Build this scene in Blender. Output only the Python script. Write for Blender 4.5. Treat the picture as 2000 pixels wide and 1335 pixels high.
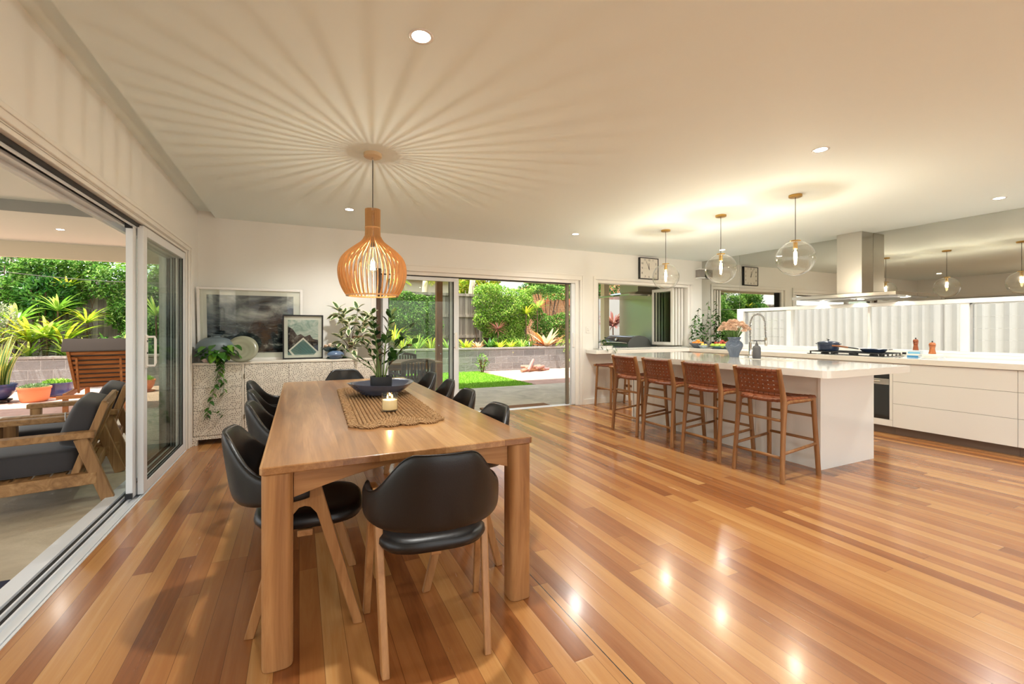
import bpy, math, random
import numpy as np
from mathutils import Vector, Matrix, Euler
PI=math.pi
for o in list(bpy.data.objects): bpy.data.objects.remove(o,do_unlink=True)
S=bpy.context.scene; COL=S.collection
rnd=random.Random(7); R=np.random.RandomState(5)
# ------------------------------------------------------------------ camera, world, sun, exposure
cam_d=bpy.data.cameras.new('camera'); cam=bpy.data.objects.new('camera',cam_d); COL.objects.link(cam); S.camera=cam
cam_d.sensor_width=36; cam_d.lens=15.72; cam_d.shift_y=-0.0127; cam_d.clip_start=0.05; cam_d.clip_end=300
cam.location=(0,0,1.25); cam.rotation_euler=(PI/2,0,-math.radians(25.448))
S.view_settings.view_transform='Standard'; S.view_settings.look='None'; S.view_settings.gamma=1.0
S.view_settings.use_curve_mapping=False
S.view_settings.exposure=EXPOSURE=1.2
SUN_E=5.4; SKY_E=0.55; LAMP=1.0
w=bpy.data.worlds.new('sky'); S.world=w; w.use_nodes=True; nt=w.node_tree
bg=nt.nodes['Background']; sky=nt.nodes.new('ShaderNodeTexSky'); sky.sky_type='NISHITA'; sky.sun_disc=False
sky.sun_elevation=math.radians(62); sky.sun_rotation=math.radians(200); sky.dust_density=2.5; sky.ozone_density=1.0; sky.air_density=1.0
hz=nt.nodes.new('ShaderNodeMix'); hz.data_type='RGBA'; hz.inputs[0].default_value=.7; hz.inputs[7].default_value=(1.40,1.37,1.28,1); nt.links.new(sky.outputs[0],hz.inputs[6]); nt.links.new(hz.outputs[2],bg.inputs[0]); bg.inputs[1].default_value=SKY_E
sd=bpy.data.lights.new('sun','SUN'); so=bpy.data.objects.new('sun',sd); COL.objects.link(so)
sd.energy=SUN_E; sd.angle=math.radians(0.8); sd.color=(1,.95,.86)
so.rotation_euler=Vector((.30,.10,-1)).to_track_quat('-Z','Y').to_euler(); so.location=(0,0,20)
# ------------------------------------------------------------------ material helpers
def lin(c):
    return tuple((v/255/12.92 if v/255<=.04045 else ((v/255+.055)/1.055)**2.4) for v in c)+(1,)
class M_:
    def __init__(s,name):
        s.m=bpy.data.materials.new(name); s.m.use_nodes=True; s.t=s.m.node_tree; s.t.nodes.clear()
        s.out=s.t.nodes.new('ShaderNodeOutputMaterial')
    def n(s,ty,**k):
        x=s.t.nodes.new(ty)
        for a,b in k.items(): setattr(x,a,b)
        return x
    def set(s,inp,v):
        if hasattr(v,'is_linked') or isinstance(v,bpy.types.NodeSocket): s.t.links.new(v,inp)
        else: inp.default_value=v
    def math(s,op,a,b=0.0,c=0.0):
        x=s.n('ShaderNodeMath',operation=op); s.set(x.inputs[0],a); s.set(x.inputs[1],b); s.set(x.inputs[2],c); return x.outputs[0]
    def mix(s,f,a,b,blend='MIX'):
        x=s.n('ShaderNodeMix',data_type='RGBA',blend_type=blend); s.set(x.inputs[0],f); s.set(x.inputs[6],a); s.set(x.inputs[7],b); return x.outputs[2]
    def ramp(s,f,stops,interp='LINEAR'):
        x=s.n('ShaderNodeValToRGB'); s.set(x.inputs[0],f); cr=x.color_ramp; cr.interpolation=interp
        while len(cr.elements)<len(stops): cr.elements.new(.5)
        for e,(p,c) in zip(cr.elements,stops): e.position=p; e.color=c if len(c)==4 else lin(c)
        return x.outputs[0]
    def obj(s,scale=(1,1,1),rot=(0,0,0),loc=(0,0,0),kind='Object'):
        tc=s.n('ShaderNodeTexCoord'); mp=s.n('ShaderNodeMapping'); s.t.links.new(tc.outputs[kind],mp.inputs[0])
        mp.inputs['Scale'].default_value=scale; mp.inputs['Rotation'].default_value=rot; mp.inputs['Location'].default_value=loc
        return mp.outputs[0]
    def xyz(s,v):
        x=s.n('ShaderNodeSeparateXYZ'); s.t.links.new(v,x.inputs[0]); return x.outputs
    def vec(s,a,b,c=0.0):
        x=s.n('ShaderNodeCombineXYZ'); s.set(x.inputs[0],a); s.set(x.inputs[1],b); s.set(x.inputs[2],c); return x.outputs[0]
    def noise(s,v,scale=5,detail=4,rough=.5,dist=0,out=0):
        x=s.n('ShaderNodeTexNoise'); s.t.links.new(v,x.inputs['Vector']); x.inputs['Scale'].default_value=scale
        x.inputs['Detail'].default_value=detail; x.inputs['Roughness'].default_value=rough; x.inputs['Distortion'].default_value=dist
        return x.outputs[out]
    def voro(s,v,scale=5,feature='F1',out='Distance'):
        x=s.n('ShaderNodeTexVoronoi',feature=feature); s.t.links.new(v,x.inputs['Vector']); x.inputs['Scale'].default_value=scale
        return x.outputs[out]
    def wn(s,v):
        x=s.n('ShaderNodeTexWhiteNoise',noise_dimensions='3D'); s.t.links.new(v,x.inputs['Vector']); return x.outputs[0]
    def bump(s,h,strength=.3,dist=.01):
        x=s.n('ShaderNodeBump'); x.inputs['Strength'].default_value=strength; x.inputs['Distance'].default_value=dist
        s.t.links.new(h,x.inputs['Height']); return x.outputs[0]
    def pbr(s,col,rough=.5,metal=0,spec=.5,normal=None,coat=0,coat_r=.1,emit=None,es=0,alpha=1,trans=0,sheen=0,sub=0):
        b=s.n('ShaderNodeBsdfPrincipled'); s.set(b.inputs['Base Color'],col if not isinstance(col,tuple) or len(col)==4 else lin(col))
        s.set(b.inputs['Roughness'],rough); s.set(b.inputs['Metallic'],metal); s.set(b.inputs['Specular IOR Level'],spec)
        b.inputs['Coat Weight'].default_value=coat; b.inputs['Coat Roughness'].default_value=coat_r
        if normal is not None: s.t.links.new(normal,b.inputs['Normal'])
        if emit: b.inputs['Emission Color'].default_value=lin(emit); b.inputs['Emission Strength'].default_value=es
        b.inputs['Transmission Weight'].default_value=trans; b.inputs['Sheen Weight'].default_value=sheen
        s.t.links.new(b.outputs[0],s.out.inputs[0]); return b
def plain(name,c,rough=.5,metal=0,spec=.5,coat=0,bump=0,bscale=80,var=0,**k):
    m=M_(name); v=m.obj(); col=lin(c); nrm=None
    if var:
        n=m.noise(v,3,5); col=m.mix(n,lin(tuple(max(0,x*(1-var)) for x in c)),lin(tuple(min(255,x*(1+var)) for x in c)))
    if bump: nrm=m.bump(m.noise(v,bscale,3),bump,.004)
    m.pbr(col,rough,metal,spec,nrm,coat,**k); return m.m
def emis(name,c,s):
    m=M_(name); e=m.n('ShaderNodeEmission'); e.inputs[0].default_value=lin(c); e.inputs[1].default_value=s
    m.t.links.new(e.outputs[0],m.out.inputs[0]); return m.m
def glassy(name,tint=(255,255,255),refl=1.0,ior=1.45,rough=0.0):
    m=M_(name); t=m.n('ShaderNodeBsdfTransparent'); t.inputs[0].default_value=lin(tint)
    g=m.n('ShaderNodeBsdfGlossy'); g.inputs['Roughness'].default_value=rough
    f=m.n('ShaderNodeFresnel'); gg=m.n('ShaderNodeNewGeometry'); m.t.links.new(m.math('ADD',ior,m.math('MULTIPLY',gg.outputs['Backfacing'],1.0/ior-ior)),f.inputs[0])
    mx=m.n('ShaderNodeMixShader'); m.t.links.new(m.math('MULTIPLY',f.outputs[0],refl),mx.inputs[0])
    m.t.links.new(t.outputs[0],mx.inputs[1]); m.t.links.new(g.outputs[0],mx.inputs[2]); m.t.links.new(mx.outputs[0],m.out.inputs[0]); return m.m
def wood(name,stops,axis=1,scale=1.0,rough=.4,plank=0,coat=0,plank_ax=0,dark=.25,spec=.4):
    m=M_(name); sc=[14*scale]*3; sc[axis]=1.1*scale
    v=m.obj(tuple(sc)); g=m.noise(v,1.0,5,.6,1.2); base=m.obj(); 
    if plank:
        c=m.xyz(base); idx=m.math('FLOOR',m.math('DIVIDE',c[plank_ax],plank)); r=m.wn(m.vec(idx,3.3,1.7))
        v2=m.n('ShaderNodeVectorMath',operation='ADD'); m.t.links.new(v,v2.inputs[0]); m.t.links.new(m.vec(m.math('MULTIPLY',idx,7.31),m.math('MULTIPLY',idx,3.1),0.0),v2.inputs[1])
        g=m.noise(v2.outputs[0],1.0,5,.6,1.2)
        f=m.math('ADD',m.math('MULTIPLY',g,.6),m.math('MULTIPLY',r,.42))
    else: f=g
    col=m.ramp(f,stops)
    s3=[160*scale]*3; s3[axis]=4*scale
    fine=m.noise(m.obj(tuple(s3)),1.0,3,.6)
    col=m.mix(m.math('MULTIPLY',m.math('SUBTRACT',fine,.35),dark*2),col,m.mix(1.0,col,lin((190,165,140)),'MULTIPLY'))
    m.pbr(col,rough,0,spec,m.bump(fine,.12,.002),coat,.15); return m.m
def leafmat(name,stops,rough=.4,trans=.35,spec=.4):
    m=M_(name); g=m.n('ShaderNodeNewGeometry'); 
    n=m.noise(m.obj(),1.3,2); f=m.math('ADD',m.math('MULTIPLY',g.outputs['Random Per Island'],.8),m.math('MULTIPLY',n,.25))
    c=m.ramp(f,stops)
    b=m.pbr(c,rough,0,spec); tr=m.n('ShaderNodeBsdfTranslucent'); m.t.links.new(c,tr.inputs[0])
    mx=m.n('ShaderNodeMixShader'); mx.inputs[0].default_value=trans
    m.t.links.new(b.outputs[0],mx.inputs[1]); m.t.links.new(tr.outputs[0],mx.inputs[2]); m.t.links.new(mx.outputs[0],m.out.inputs[0]); return m.m
# ------------------------------------------------------------------ geometry helpers
MW={}
def finish(name,v,f,mats,parent=None,smooth=False,bevel=0,loc=None,midx=None,seg=2,angle=None,struct=False):
    me=bpy.data.meshes.new(name); v=np.asarray(v,dtype=float).reshape(-1,3)
    if parent is not None:
        iv=np.array(MW[parent].inverted()); v=v@iv[:3,:3].T+iv[:3,3]
    elif not struct:
        if loc is None: loc=((v[:,0].min()+v[:,0].max())/2,(v[:,1].min()+v[:,1].max())/2,v[:,2].min())
        v=v-np.array(loc)
    me.from_pydata(v.tolist(),[],[tuple(int(q) for q in x) for x in f]); 
    if not isinstance(mats,(list,tuple)): mats=[mats]
    for m in mats: me.materials.append(m)
    if midx is not None: me.polygons.foreach_set('material_index',np.array(midx,dtype=np.int32))
    if smooth: me.polygons.foreach_set('use_smooth',np.ones(len(me.polygons),dtype=bool))
    me.update(); o=bpy.data.objects.new(name,me); COL.objects.link(o)
    if smooth and angle: me.set_sharp_from_angle(angle=math.radians(angle))
    if parent is not None: o.parent=parent; MW[o]=MW[parent]
    elif not struct: o.location=loc; MW[o]=Matrix.Translation(loc)
    else: MW[o]=Matrix.Identity(4)
    if bevel:
        b=o.modifiers.new('bevel','BEVEL'); b.width=bevel; b.segments=seg; b.limit_method='ANGLE'; b.angle_limit=math.radians(35)
        me.polygons.foreach_set('use_smooth',np.ones(len(me.polygons),dtype=bool)); me.set_sharp_from_angle(angle=math.radians(40)); b.harden_normals=False
    return o
class B:
    def __init__(s): s.v=[]; s.f=[]; s.mi=[]; s.cur=0
    def add(s,v,f):
        k=len(s.v); s.v.extend([tuple(x) for x in v]); s.f.extend([tuple(i+k for i in q) for q in f]); s.mi.extend([s.cur]*len(f)); return s
    def box(s,x0,x1,y0,y1,z0,z1):
        v=[(x,y,z) for z in (z0,z1) for y in (y0,y1) for x in (x0,x1)]
        return s.add(v,[(0,2,3,1),(4,5,7,6),(0,1,5,4),(2,6,7,3),(0,4,6,2),(1,3,7,5)])
    def obox(s,c,h,rot=(0,0,0)):
        Rm=Euler(rot).to_matrix(); v=[tuple(Vector(c)+Rm@Vector((x*h[0],y*h[1],z*h[2]))) for z in (-1,1) for y in (-1,1) for x in (-1,1)]
        return s.add(v,[(0,2,3,1),(4,5,7,6),(0,1,5,4),(2,6,7,3),(0,4,6,2),(1,3,7,5)])
    def bar(s,p0,p1,w,d,up=(0,0,1),w1=None,d1=None):
        p0=Vector(p0);p1=Vector(p1);t=(p1-p0).normalized();a=t.cross(Vector(up))
        if a.length<1e-4: a=t.cross(Vector((0,1,0)))
        a.normalize();b=a.cross(t).normalized(); w1=w if w1 is None else w1; d1=d if d1 is None else d1
        v=[]
        for p,ww,dd in ((p0,w,d),(p1,w1,d1)):
            for i,j in ((-1,-1),(1,-1),(1,1),(-1,1)): v.append(tuple(p+a*i*ww/2+b*j*dd/2))
        return s.add(v,[(0,1,2,3),(7,6,5,4),(0,4,5,1),(1,5,6,2),(2,6,7,3),(3,7,4,0)])
    def tube(s,pts,r,n=8,cap=True,closed=False):
        P=[Vector(p) for p in pts]; m=len(P); rr=r if hasattr(r,'__len__') else [r]*m; rings=[]
        prev=None
        for i,p in enumerate(P):
            if closed: t=(P[(i+1)%m]-P[i-1])
            else: t=(P[min(i+1,m-1)]-P[max(i-1,0)])
            t.normalize()
            if prev is None:
                a=t.cross(Vector((0,0,1))); 
                if a.length<1e-3: a=t.cross(Vector((1,0,0)))
            else:
                a=prev-t*prev.dot(t)
                if a.length<1e-5: a=t.cross(Vector((1,0,0)))
            a.normalize(); prev=a; b=t.cross(a)
            rings.append([tuple(p+(a*math.cos(2*PI*k/n)+b*math.sin(2*PI*k/n))*rr[i]) for k in range(n)])
        v=[q for g in rings for q in g]; f=[]
        for i in range(m if closed else m-1):
            for k in range(n):
                j=(i+1)%m; f.append((i*n+k,i*n+(k+1)%n,j*n+(k+1)%n,j*n+k))
        if cap and not closed: f.append(tuple(range(n-1,-1,-1))); f.append(tuple((m-1)*n+k for k in range(n)))
        return s.add(v,f)
    def lathe(s,prof,c=(0,0,0),n=24,sx=1,sy=1,a0=0,a1=2*PI):
        full=abs(a1-a0-2*PI)<1e-6; v=[];f=[]; m=len(prof); cols=n if full else n+1
        for k in range(cols):
            a=a0+(a1-a0)*k/n
            for r,z in prof: v.append((c[0]+r*math.cos(a)*sx,c[1]+r*math.sin(a)*sy,c[2]+z))
        for k in range(n):
            k2=(k+1)%cols
            for i in range(m-1):
                q=(k*m+i,k2*m+i,k2*m+i+1,k*m+i+1)
                if prof[i][0]<1e-7: q=(k*m+i,k2*m+i+1,k*m+i+1)
                elif prof[i+1][0]<1e-7: q=(k*m+i,k2*m+i,k*m+i+1)
                f.append(q)
        return s.add(v,f)
    def prism(s,poly,z0,z1,fn=None):
        n=len(poly); v=[(x,y,z0) for x,y in poly]+[(x,y,z1) for x,y in poly]
        if fn: v=[fn(*q) for q in v]
        return s.add(v,[tuple(range(n-1,-1,-1)),tuple(range(n,2*n))]+[(i,(i+1)%n,n+(i+1)%n,n+i) for i in range(n)])
    def grid(s,fn,nu,nv,closeu=False,closev=False):
        v=[];f=[]; cu=nu if closeu else nu+1; cv=nv if closev else nv+1
        for i in range(cu):
            for j in range(cv): v.append(tuple(fn(i/nu,j/nv)))
        for i in range(nu):
            for j in range(nv):
                a=i*cv+j; b=((i+1)%cu)*cv+j; c=((i+1)%cu)*cv+(j+1)%cv; d=i*cv+(j+1)%cv; f.append((a,b,c,d))
        return s.add(v,f)
    def ball(s,c,r,n=12,m=8,sq=(1,1,1)):
        prof=[(r*math.sin(PI*i/m),-r*math.cos(PI*i/m)) for i in range(m+1)]; prof[0]=(0,-r); prof[-1]=(0,r)
        k=len(s.v); s.lathe([(a,b*sq[2]) for a,b in prof],c,n,sq[0],sq[1]); return s
    def blade(s,p,d,L,W,droop=.5,n=6,fold=.15,tipw=0,twist=0,base=.35,peak=.45):
        p=Vector(p); d=Vector(d).normalized(); v=[]; f=[]; side=d.cross(Vector((0,0,1)))
        if side.length<1e-3: side=Vector((1,0,0))
        side.normalize(); 
        if twist: side=Matrix.Rotation(twist,3,d)@side
        q=p.copy(); dd=d.copy()
        for i in range(n+1):
            t=i/n; w=W*(base+(1-base)*math.sin(min(t/peak,1)*PI/2))*(1 if t<peak else max(tipw,math.cos((t-peak)/(1-peak)*PI/2)))/2
            nn=side.cross(dd).normalized()
            v+= [tuple(q-side*w+nn*w*fold),tuple(q),tuple(q+side*w+nn*w*fold)]
            q=q+dd*(L/n); dd=(dd+Vector((0,0,-1))*droop*1.6/n*(.4+t)).normalized()
        for i in range(n):
            a=3*i; f+=[(a,a+3,a+4,a+1),(a+1,a+4,a+5,a+2)]
        return s.add(v,f)
    def build(s,name,mat,parent=None,**k):
        if len(set(s.mi))>1 and isinstance(mat,(list,tuple)): k['midx']=s.mi
        return finish(name,s.v,s.f,mat,parent,**k)
def tag(o,label,cat,group=None,kind=None):
    if label: o['label']=label
    if cat: o['category']=cat
    if group: o['group']=group
    if kind: o['kind']=kind
    return o
def thing(name,label,cat,loc=(0,0,0),rz=0,group=None):
    o=bpy.data.objects.new(name,None); o.empty_display_size=.1; COL.objects.link(o); o.location=loc; o.rotation_euler=(0,0,rz)
    MW[o]=Matrix.Translation(loc)@Matrix.Rotation(rz,4,'Z'); return tag(o,label,cat,group)
def struct(name,b,mat,parent=None,**k):
    o=b.build(name,mat,parent,struct=parent is None,**k)
    if parent is None: o['kind']='structure'
    return o
def dup(root,loc,rz,label,group=None):
    def cp(o,par):
        c=o.copy(); COL.objects.link(c)
        if par is not None: c.parent=par
        for ch in [x for x in o.children]: cp(ch,c)
        return c
    r=cp(root,None); r.location=loc; r.rotation_euler=(0,0,rz); r['label']=label
    if group: r['group']=group
    return r
def leafcloud(P,D,L,W,fold=.2,seed=1):
    """many small pointed leaves: arrays of base points, directions, lengths -> verts, faces"""
    r=np.random.RandomState(seed); N=len(P); D=D/np.linalg.norm(D,axis=1,keepdims=True)
    up=r.normal(size=(N,3))*.6+np.array([0,0,1]); S_=np.cross(D,up); S_/=np.linalg.norm(S_,axis=1,keepdims=True)+1e-9; Nn=np.cross(S_,D)
    L=np.broadcast_to(L,(N,))[:,None]; W=np.broadcast_to(W,(N,))[:,None]
    v=np.stack([P,P+D*L*.45-S_*W*.5+Nn*W*fold,P+D*L*1.0-Nn*L*.08,P+D*L*.45+S_*W*.5+Nn*W*fold],1).reshape(-1,3)
    k=np.arange(N)[:,None]*4; f=np.concatenate([k+np.array([[0,1,2]]),k+np.array([[0,2,3]])],1).reshape(-1,3)
    return v,f
def rrect(x0,x1,y0,y1,r,n=6,corners=(1,1,1,1)):
    P=[]
    for (cx,cy,a,q) in ((x1-r,y0+r,-PI/2,corners[0]),(x1-r,y1-r,0,corners[1]),(x0+r,y1-r,PI/2,corners[2]),(x0+r,y0+r,PI,corners[3])):
        if q: P+=[(cx+r*math.cos(a+PI/2*i/n),cy+r*math.sin(a+PI/2*i/n)) for i in range(n+1)]
        else: P.append((cx+r*(1 if a in(-PI/2,0) else -1),cy+r*(-1 if a in(-PI/2,PI) else 1)))
    return P
def ray_text(txt,size,loc,rot,mat,name,parent,depth=.0005):
    cu=bpy.data.curves.new('t','FONT'); cu.body=txt; cu.size=size; cu.align_x='CENTER'; cu.align_y='CENTER'; cu.extrude=depth
    o=bpy.data.objects.new('t',cu); COL.objects.link(o); bpy.context.view_layer.update()
    me=bpy.data.meshes.new_from_object(o); bpy.data.objects.remove(o,do_unlink=True)
    mm=Matrix.Translation(loc)@Euler(rot).to_matrix().to_4x4(); v=[tuple(mm@q.co) for q in me.vertices]; f=[tuple(p.vertices) for p in me.polygons]
    return v,f
# ------------------------------------------------------------------ materials
WALL=plain('wall_paint',(236,234,228),.6,bump=.05,bscale=200)
CEIL=plain('ceiling_paint',(232,241,238),.7)
TRIM=plain('white_trim',(238,235,228),.35)
ALU=plain('white_aluminium',(228,232,235),.3,spec=.6)
ALUG=plain('bare_aluminium',(190,192,192),.35,metal=.8)
BLACKP=plain('black_plastic',(22,22,23),.4)
RUBBER=plain('dark_gasket',(35,33,32),.6)
GLASS=glassy('window_glass',(250,251,250),.7)
TINTG=glassy('door_glass',(245,248,245),.4)
GLOBE=glassy('globe_glass',(250,249,246),2.2,1.5)
CLEAR=glassy('clear_glass',(246,248,246),1.2)
BRASS=plain('brass',(200,160,90),.3,metal=1)
STEEL=plain('brushed_steel',(196,192,184),.28,metal=1,bump=.03,bscale=300)
STEEL2=plain('pale_steel',(205,200,190),.18,metal=1)
CHROME=plain('chrome',(225,225,225),.08,metal=1)
QUARTZ=plain('pale_quartz',(240,237,228),.07,spec=.55,coat=.4)
GLOSSW=plain('white_gloss_cabinet',(240,241,237),.15,spec=.5,coat=.3)
KICK=plain('brown_kickboard',(112,96,84),.35,metal=.3)
GAPSHADE=plain('gap_shade',(40,36,32),.8)  # dark colour painting the shade in the sideboard gaps
LEATHER=plain('black_leather',(20,19,19),.36,spec=.5,bump=.12,bscale=260)
TAN=plain('tan_leather',(122,66,38),.38,spec=.5,bump=.1,bscale=150,var=.28)
MIRROR=M_('grey_mirror'); MIRROR.pbr((200,199,192),.015,1.0); MIRROR=MIRROR.m
OAK=wood('oak_table',[(.26,(138,94,56)),(.42,(166,118,72)),(.56,(188,140,90)),(.72,(206,162,110))],1,1,.30,plank=.137,coat=.4,dark=.5)
OAKL=wood('oak_leg',[(.25,(140,94,54)),(.5,(174,124,76)),(.8,(198,150,98))],2,1,.4)
OAKX=wood('oak_rail',[(.25,(140,94,54)),(.5,(174,124,76)),(.8,(198,150,98))],0,1,.4)
TEAKL=wood('teak_leg',[(.25,(116,76,42)),(.5,(150,104,62)),(.8,(180,134,86))],2,1.2,.42)
TEAKX=wood('teak_rail',[(.25,(116,76,42)),(.5,(150,104,62)),(.8,(180,134,86))],0,1.2,.42)
OUTW=wood('weathered_timber',[(.25,(118,84,50)),(.5,(160,120,76)),(.8,(190,152,104))],0,1,.6)
OUTV=wood('weathered_timber_upright',[(.25,(118,84,50)),(.5,(160,120,76)),(.8,(190,152,104))],2,1,.6)
DARKW=wood('dark_timber',[(.25,(52,40,32)),(.5,(78,60,46)),(.8,(100,80,62))],2,1,.6)
ORANGEW=wood('oiled_timber',[(.25,(156,88,44)),(.5,(188,116,62)),(.8,(212,146,90))],0,1,.5)
POSTW=wood('brown_post',[(.25,(110,64,36)),(.5,(146,92,52)),(.8,(170,116,70))],2,1,.5)
PLY=plain('birch_slat',(206,156,98),.45,var=.05)
NECK=plain('birch_slat_neck',(176,138,98),.5)
PALEW=plain('pale_wood',(220,196,158),.5)
def floor_mat():
    m=M_('timber_floor'); c=m.xyz(m.obj()); W=.085
    i=m.math('FLOOR',m.math('DIVIDE',c[0],W)); off=m.wn(m.vec(i,1.3,5.1)); L=m.math('ADD',1.3,m.math('MULTIPLY',m.wn(m.vec(i,9.2,2.2)),1.5))
    yy=m.math('ADD',m.math('DIVIDE',c[1],L),m.math('MULTIPLY',off,13.0)); j=m.math('FLOOR',yy)
    r=m.wn(m.vec(i,j,.5)); r2=m.wn(m.vec(i,j,4.5))
    v=m.vec(m.math('ADD',m.math('MULTIPLY',c[0],16.0),m.math('MULTIPLY',r,50.0)),m.math('ADD',m.math('MULTIPLY',c[1],1.0),m.math('MULTIPLY',r2,30.0)),0.0)
    g=m.noise(v,1.0,5,.62,1.0); g2=m.noise(m.vec(m.math('ADD',m.math('MULTIPLY',c[0],110.0),m.math('MULTIPLY',r,90.0)),m.math('MULTIPLY',c[1],3.0),0.0),1.0,3,.6,.4)
    f=m.math('ADD',m.math('ADD',m.math('MULTIPLY',r,.52),m.math('MULTIPLY',g,.44)),m.math('MULTIPLY',g2,.10))
    col=m.ramp(f,[(.12,(108,60,32)),(.32,(148,90,48)),(.52,(172,114,64)),(.74,(192,139,82)),(.95,(214,172,114))])
    fx=m.math('FRACT',m.math('DIVIDE',c[0],W)); ex=m.math('MINIMUM',fx,m.math('SUBTRACT',1.0,fx)); ey=m.math('MULTIPLY',m.math('MINIMUM',m.math('FRACT',yy),m.math('SUBTRACT',1.0,m.math('FRACT',yy))),m.math('DIVIDE',L,W))
    e=m.math('MINIMUM',ex,ey); gap=m.math('LESS_THAN',e,.012)
    bl=m.math('LESS_THAN',m.math('ABSOLUTE',m.math('SUBTRACT',c[0],1.062)),.0022)
    col=m.mix(m.math('MULTIPLY',gap,.6),col,lin((70,38,20))); col=m.mix(bl,col,lin((20,12,8)))
    bh=m.math('ADD',m.math('MINIMUM',m.math('MULTIPLY',e,12.0),1.0),m.math('MULTIPLY',m.noise(m.vec(c[0],c[1],0.0),2.2,2),1.2))
    rg=m.math('ADD',.19,m.math('MULTIPLY',m.noise(m.vec(m.math('MULTIPLY',c[0],8.0),c[1],0.0),2,3),.12))
    m.pbr(col,rg,0,.5,m.bump(bh,.10,.002),.30,.14); return m.m
FLOOR=floor_mat()
def brick_mat(name,cols,mortar,w,h,axis='xz',rough=.8,bump=.5,ms=.04,offset=.5):
    m=M_(name); c=m.xyz(m.obj()); v={'xz':m.vec(c[0],c[2],0.0),'xy':m.vec(c[0],c[1],0.0),'yz':m.vec(c[1],c[2],0.0)}[axis]
    b=m.n('ShaderNodeTexBrick'); m.t.links.new(v,b.inputs[0]); b.offset=offset
    b.inputs['Scale'].default_value=1; b.inputs['Brick Width'].default_value=w; b.inputs['Row Height'].default_value=h; b.inputs['Mortar Size'].default_value=ms*h
    b.inputs['Color1'].default_value=lin(cols[0]); b.inputs['Color2'].default_value=lin(cols[1]); b.inputs['Mortar'].default_value=lin(mortar); b.inputs['Mortar Smooth'].default_value=.2
    n=m.noise(m.obj(),9,6,.7); col=m.mix(m.math('MULTIPLY',n,.5),b.outputs[0],lin(cols[2]))
    hh=m.math('ADD',m.math('MULTIPLY',b.outputs['Fac'],-1.0),m.math('MULTIPLY',m.noise(m.obj(),14,6,.7),1.3))
    m.pbr(col,rough,0,.3,m.bump(hh,bump,.03)); return m.m
BLOCK=brick_mat('split_face_block',[(150,148,144),(126,125,122),(92,92,92)],(186,184,178),.39,.195,ms=.03,bump=.8)
PAVER=brick_mat('brick_paver',[(188,148,128),(170,128,108),(206,176,156)],(156,130,114),.23,.115,'xy',bump=.2,ms=.05)
BRICKH=brick_mat('orange_brick',[(214,150,96),(198,130,78),(226,168,116)],(224,200,170),.24,.085,'xz',bump=.2,ms=.1)
def concrete():
    m=M_('patio_concrete'); v=m.obj(); n=m.noise(v,2.2,8,.65,.6); col=m.ramp(n,[(.3,(168,156,134)),(.5,(194,182,158)),(.7,(214,202,180))])
    m.pbr(col,.55,0,.4,m.bump(m.noise(v,20,6,.7),.25,.01)); return m.m
CONC=concrete()
def grassm():
    m=M_('lawn'); v=m.obj(); n=m.noise(v,30,6,.7); col=m.ramp(n,[(.3,(100,140,44)),(.5,(138,176,62)),(.7,(168,198,92))]); m.pbr(col,.9,0,.1,m.bump(m.noise(v,160,3),.8,.02)); return m.m
GRASS=grassm()
SOIL=plain('soil',(70,54,40),.9,bump=.8,bscale=30,var=.3)
def fencem():
    m=M_('grey_paling'); c=m.xyz(m.obj()); i=m.math('FLOOR',m.math('DIVIDE',c[0],.1)); r=m.wn(m.vec(i,2.0,1.0))
    g=m.noise(m.obj((22,22,1.6)),1,5,.6); f=m.math('ADD',m.math('MULTIPLY',r,.45),m.math('MULTIPLY',g,.55)); col=m.ramp(f,[(.2,(92,84,74)),(.5,(132,122,108)),(.8,(166,156,138))])
    m.pbr(col,.85,0,.2,m.bump(g,.4,.01)); return m.m
PALING=fencem()
WFENCE=plain('white_steel_fence',(186,183,177),.45,metal=0)
GRN1=leafmat('creeper_leaf',[(.05,(44,84,28)),(.35,(80,130,44)),(.65,(122,172,66)),(.95,(190,216,122))],.35,.3)
GRN2=leafmat('dark_leaf',[(.05,(26,62,22)),(.5,(50,100,36)),(.95,(110,160,70))],.3,.25)
GRN3=leafmat('light_leaf',[(.05,(78,124,38)),(.5,(134,180,62)),(.95,(208,222,118))],.35,.35)
YEL=leafmat('yellow_green_leaf',[(.05,(96,140,30)),(.4,(150,186,44)),(.75,(206,206,60)),(.97,(236,214,90))],.35,.35)
REDL=leafmat('burgundy_leaf',[(.1,(96,52,48)),(.6,(138,84,74)),(.95,(176,128,104))],.4,.3)
BROM=leafmat('bromeliad_leaf',[(.1,(196,110,50)),(.5,(222,160,90)),(.9,(240,226,190))],.35,.3)
SILV=leafmat('silver_leaf',[(.1,(110,120,90)),(.5,(168,172,140)),(.95,(220,220,196))],.5,.3)
ZZL=leafmat('zz_leaf',[(.05,(16,38,16)),(.5,(28,60,24)),(.95,(54,92,36))],.25,.08)
POTH=leafmat('pothos_leaf',[(.05,(34,74,24)),(.5,(62,116,34)),(.9,(112,158,50))],.3,.2)
STEMG=plain('green_stem',(96,120,58),.5)
STEMB=plain('brown_stem',(92,66,44),.6)
BARK=plain('bark',(120,100,78),.9,bump=.6,bscale=25,var=.2)
CUSH=plain('charcoal_cushion',(58,56,58),.85,bump=.25,bscale=500,sheen=.2)
BROWNF=plain('taupe_mattress',(88,78,72),.85,bump=.2,bscale=500)
TERRA=plain('terracotta',(222,132,88),.7,var=.06)
BLUEG=plain('blue_glaze',(58,68,112),.25,var=.2,coat=.4)
NAVY=plain('navy_glaze',(70,80,102),.22,var=.35,coat=.5)
BLKPOT=plain('matt_black_pot',(34,34,36),.55)
WHITEC=plain('white_ceramic',(232,230,226),.25,coat=.3)
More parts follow.
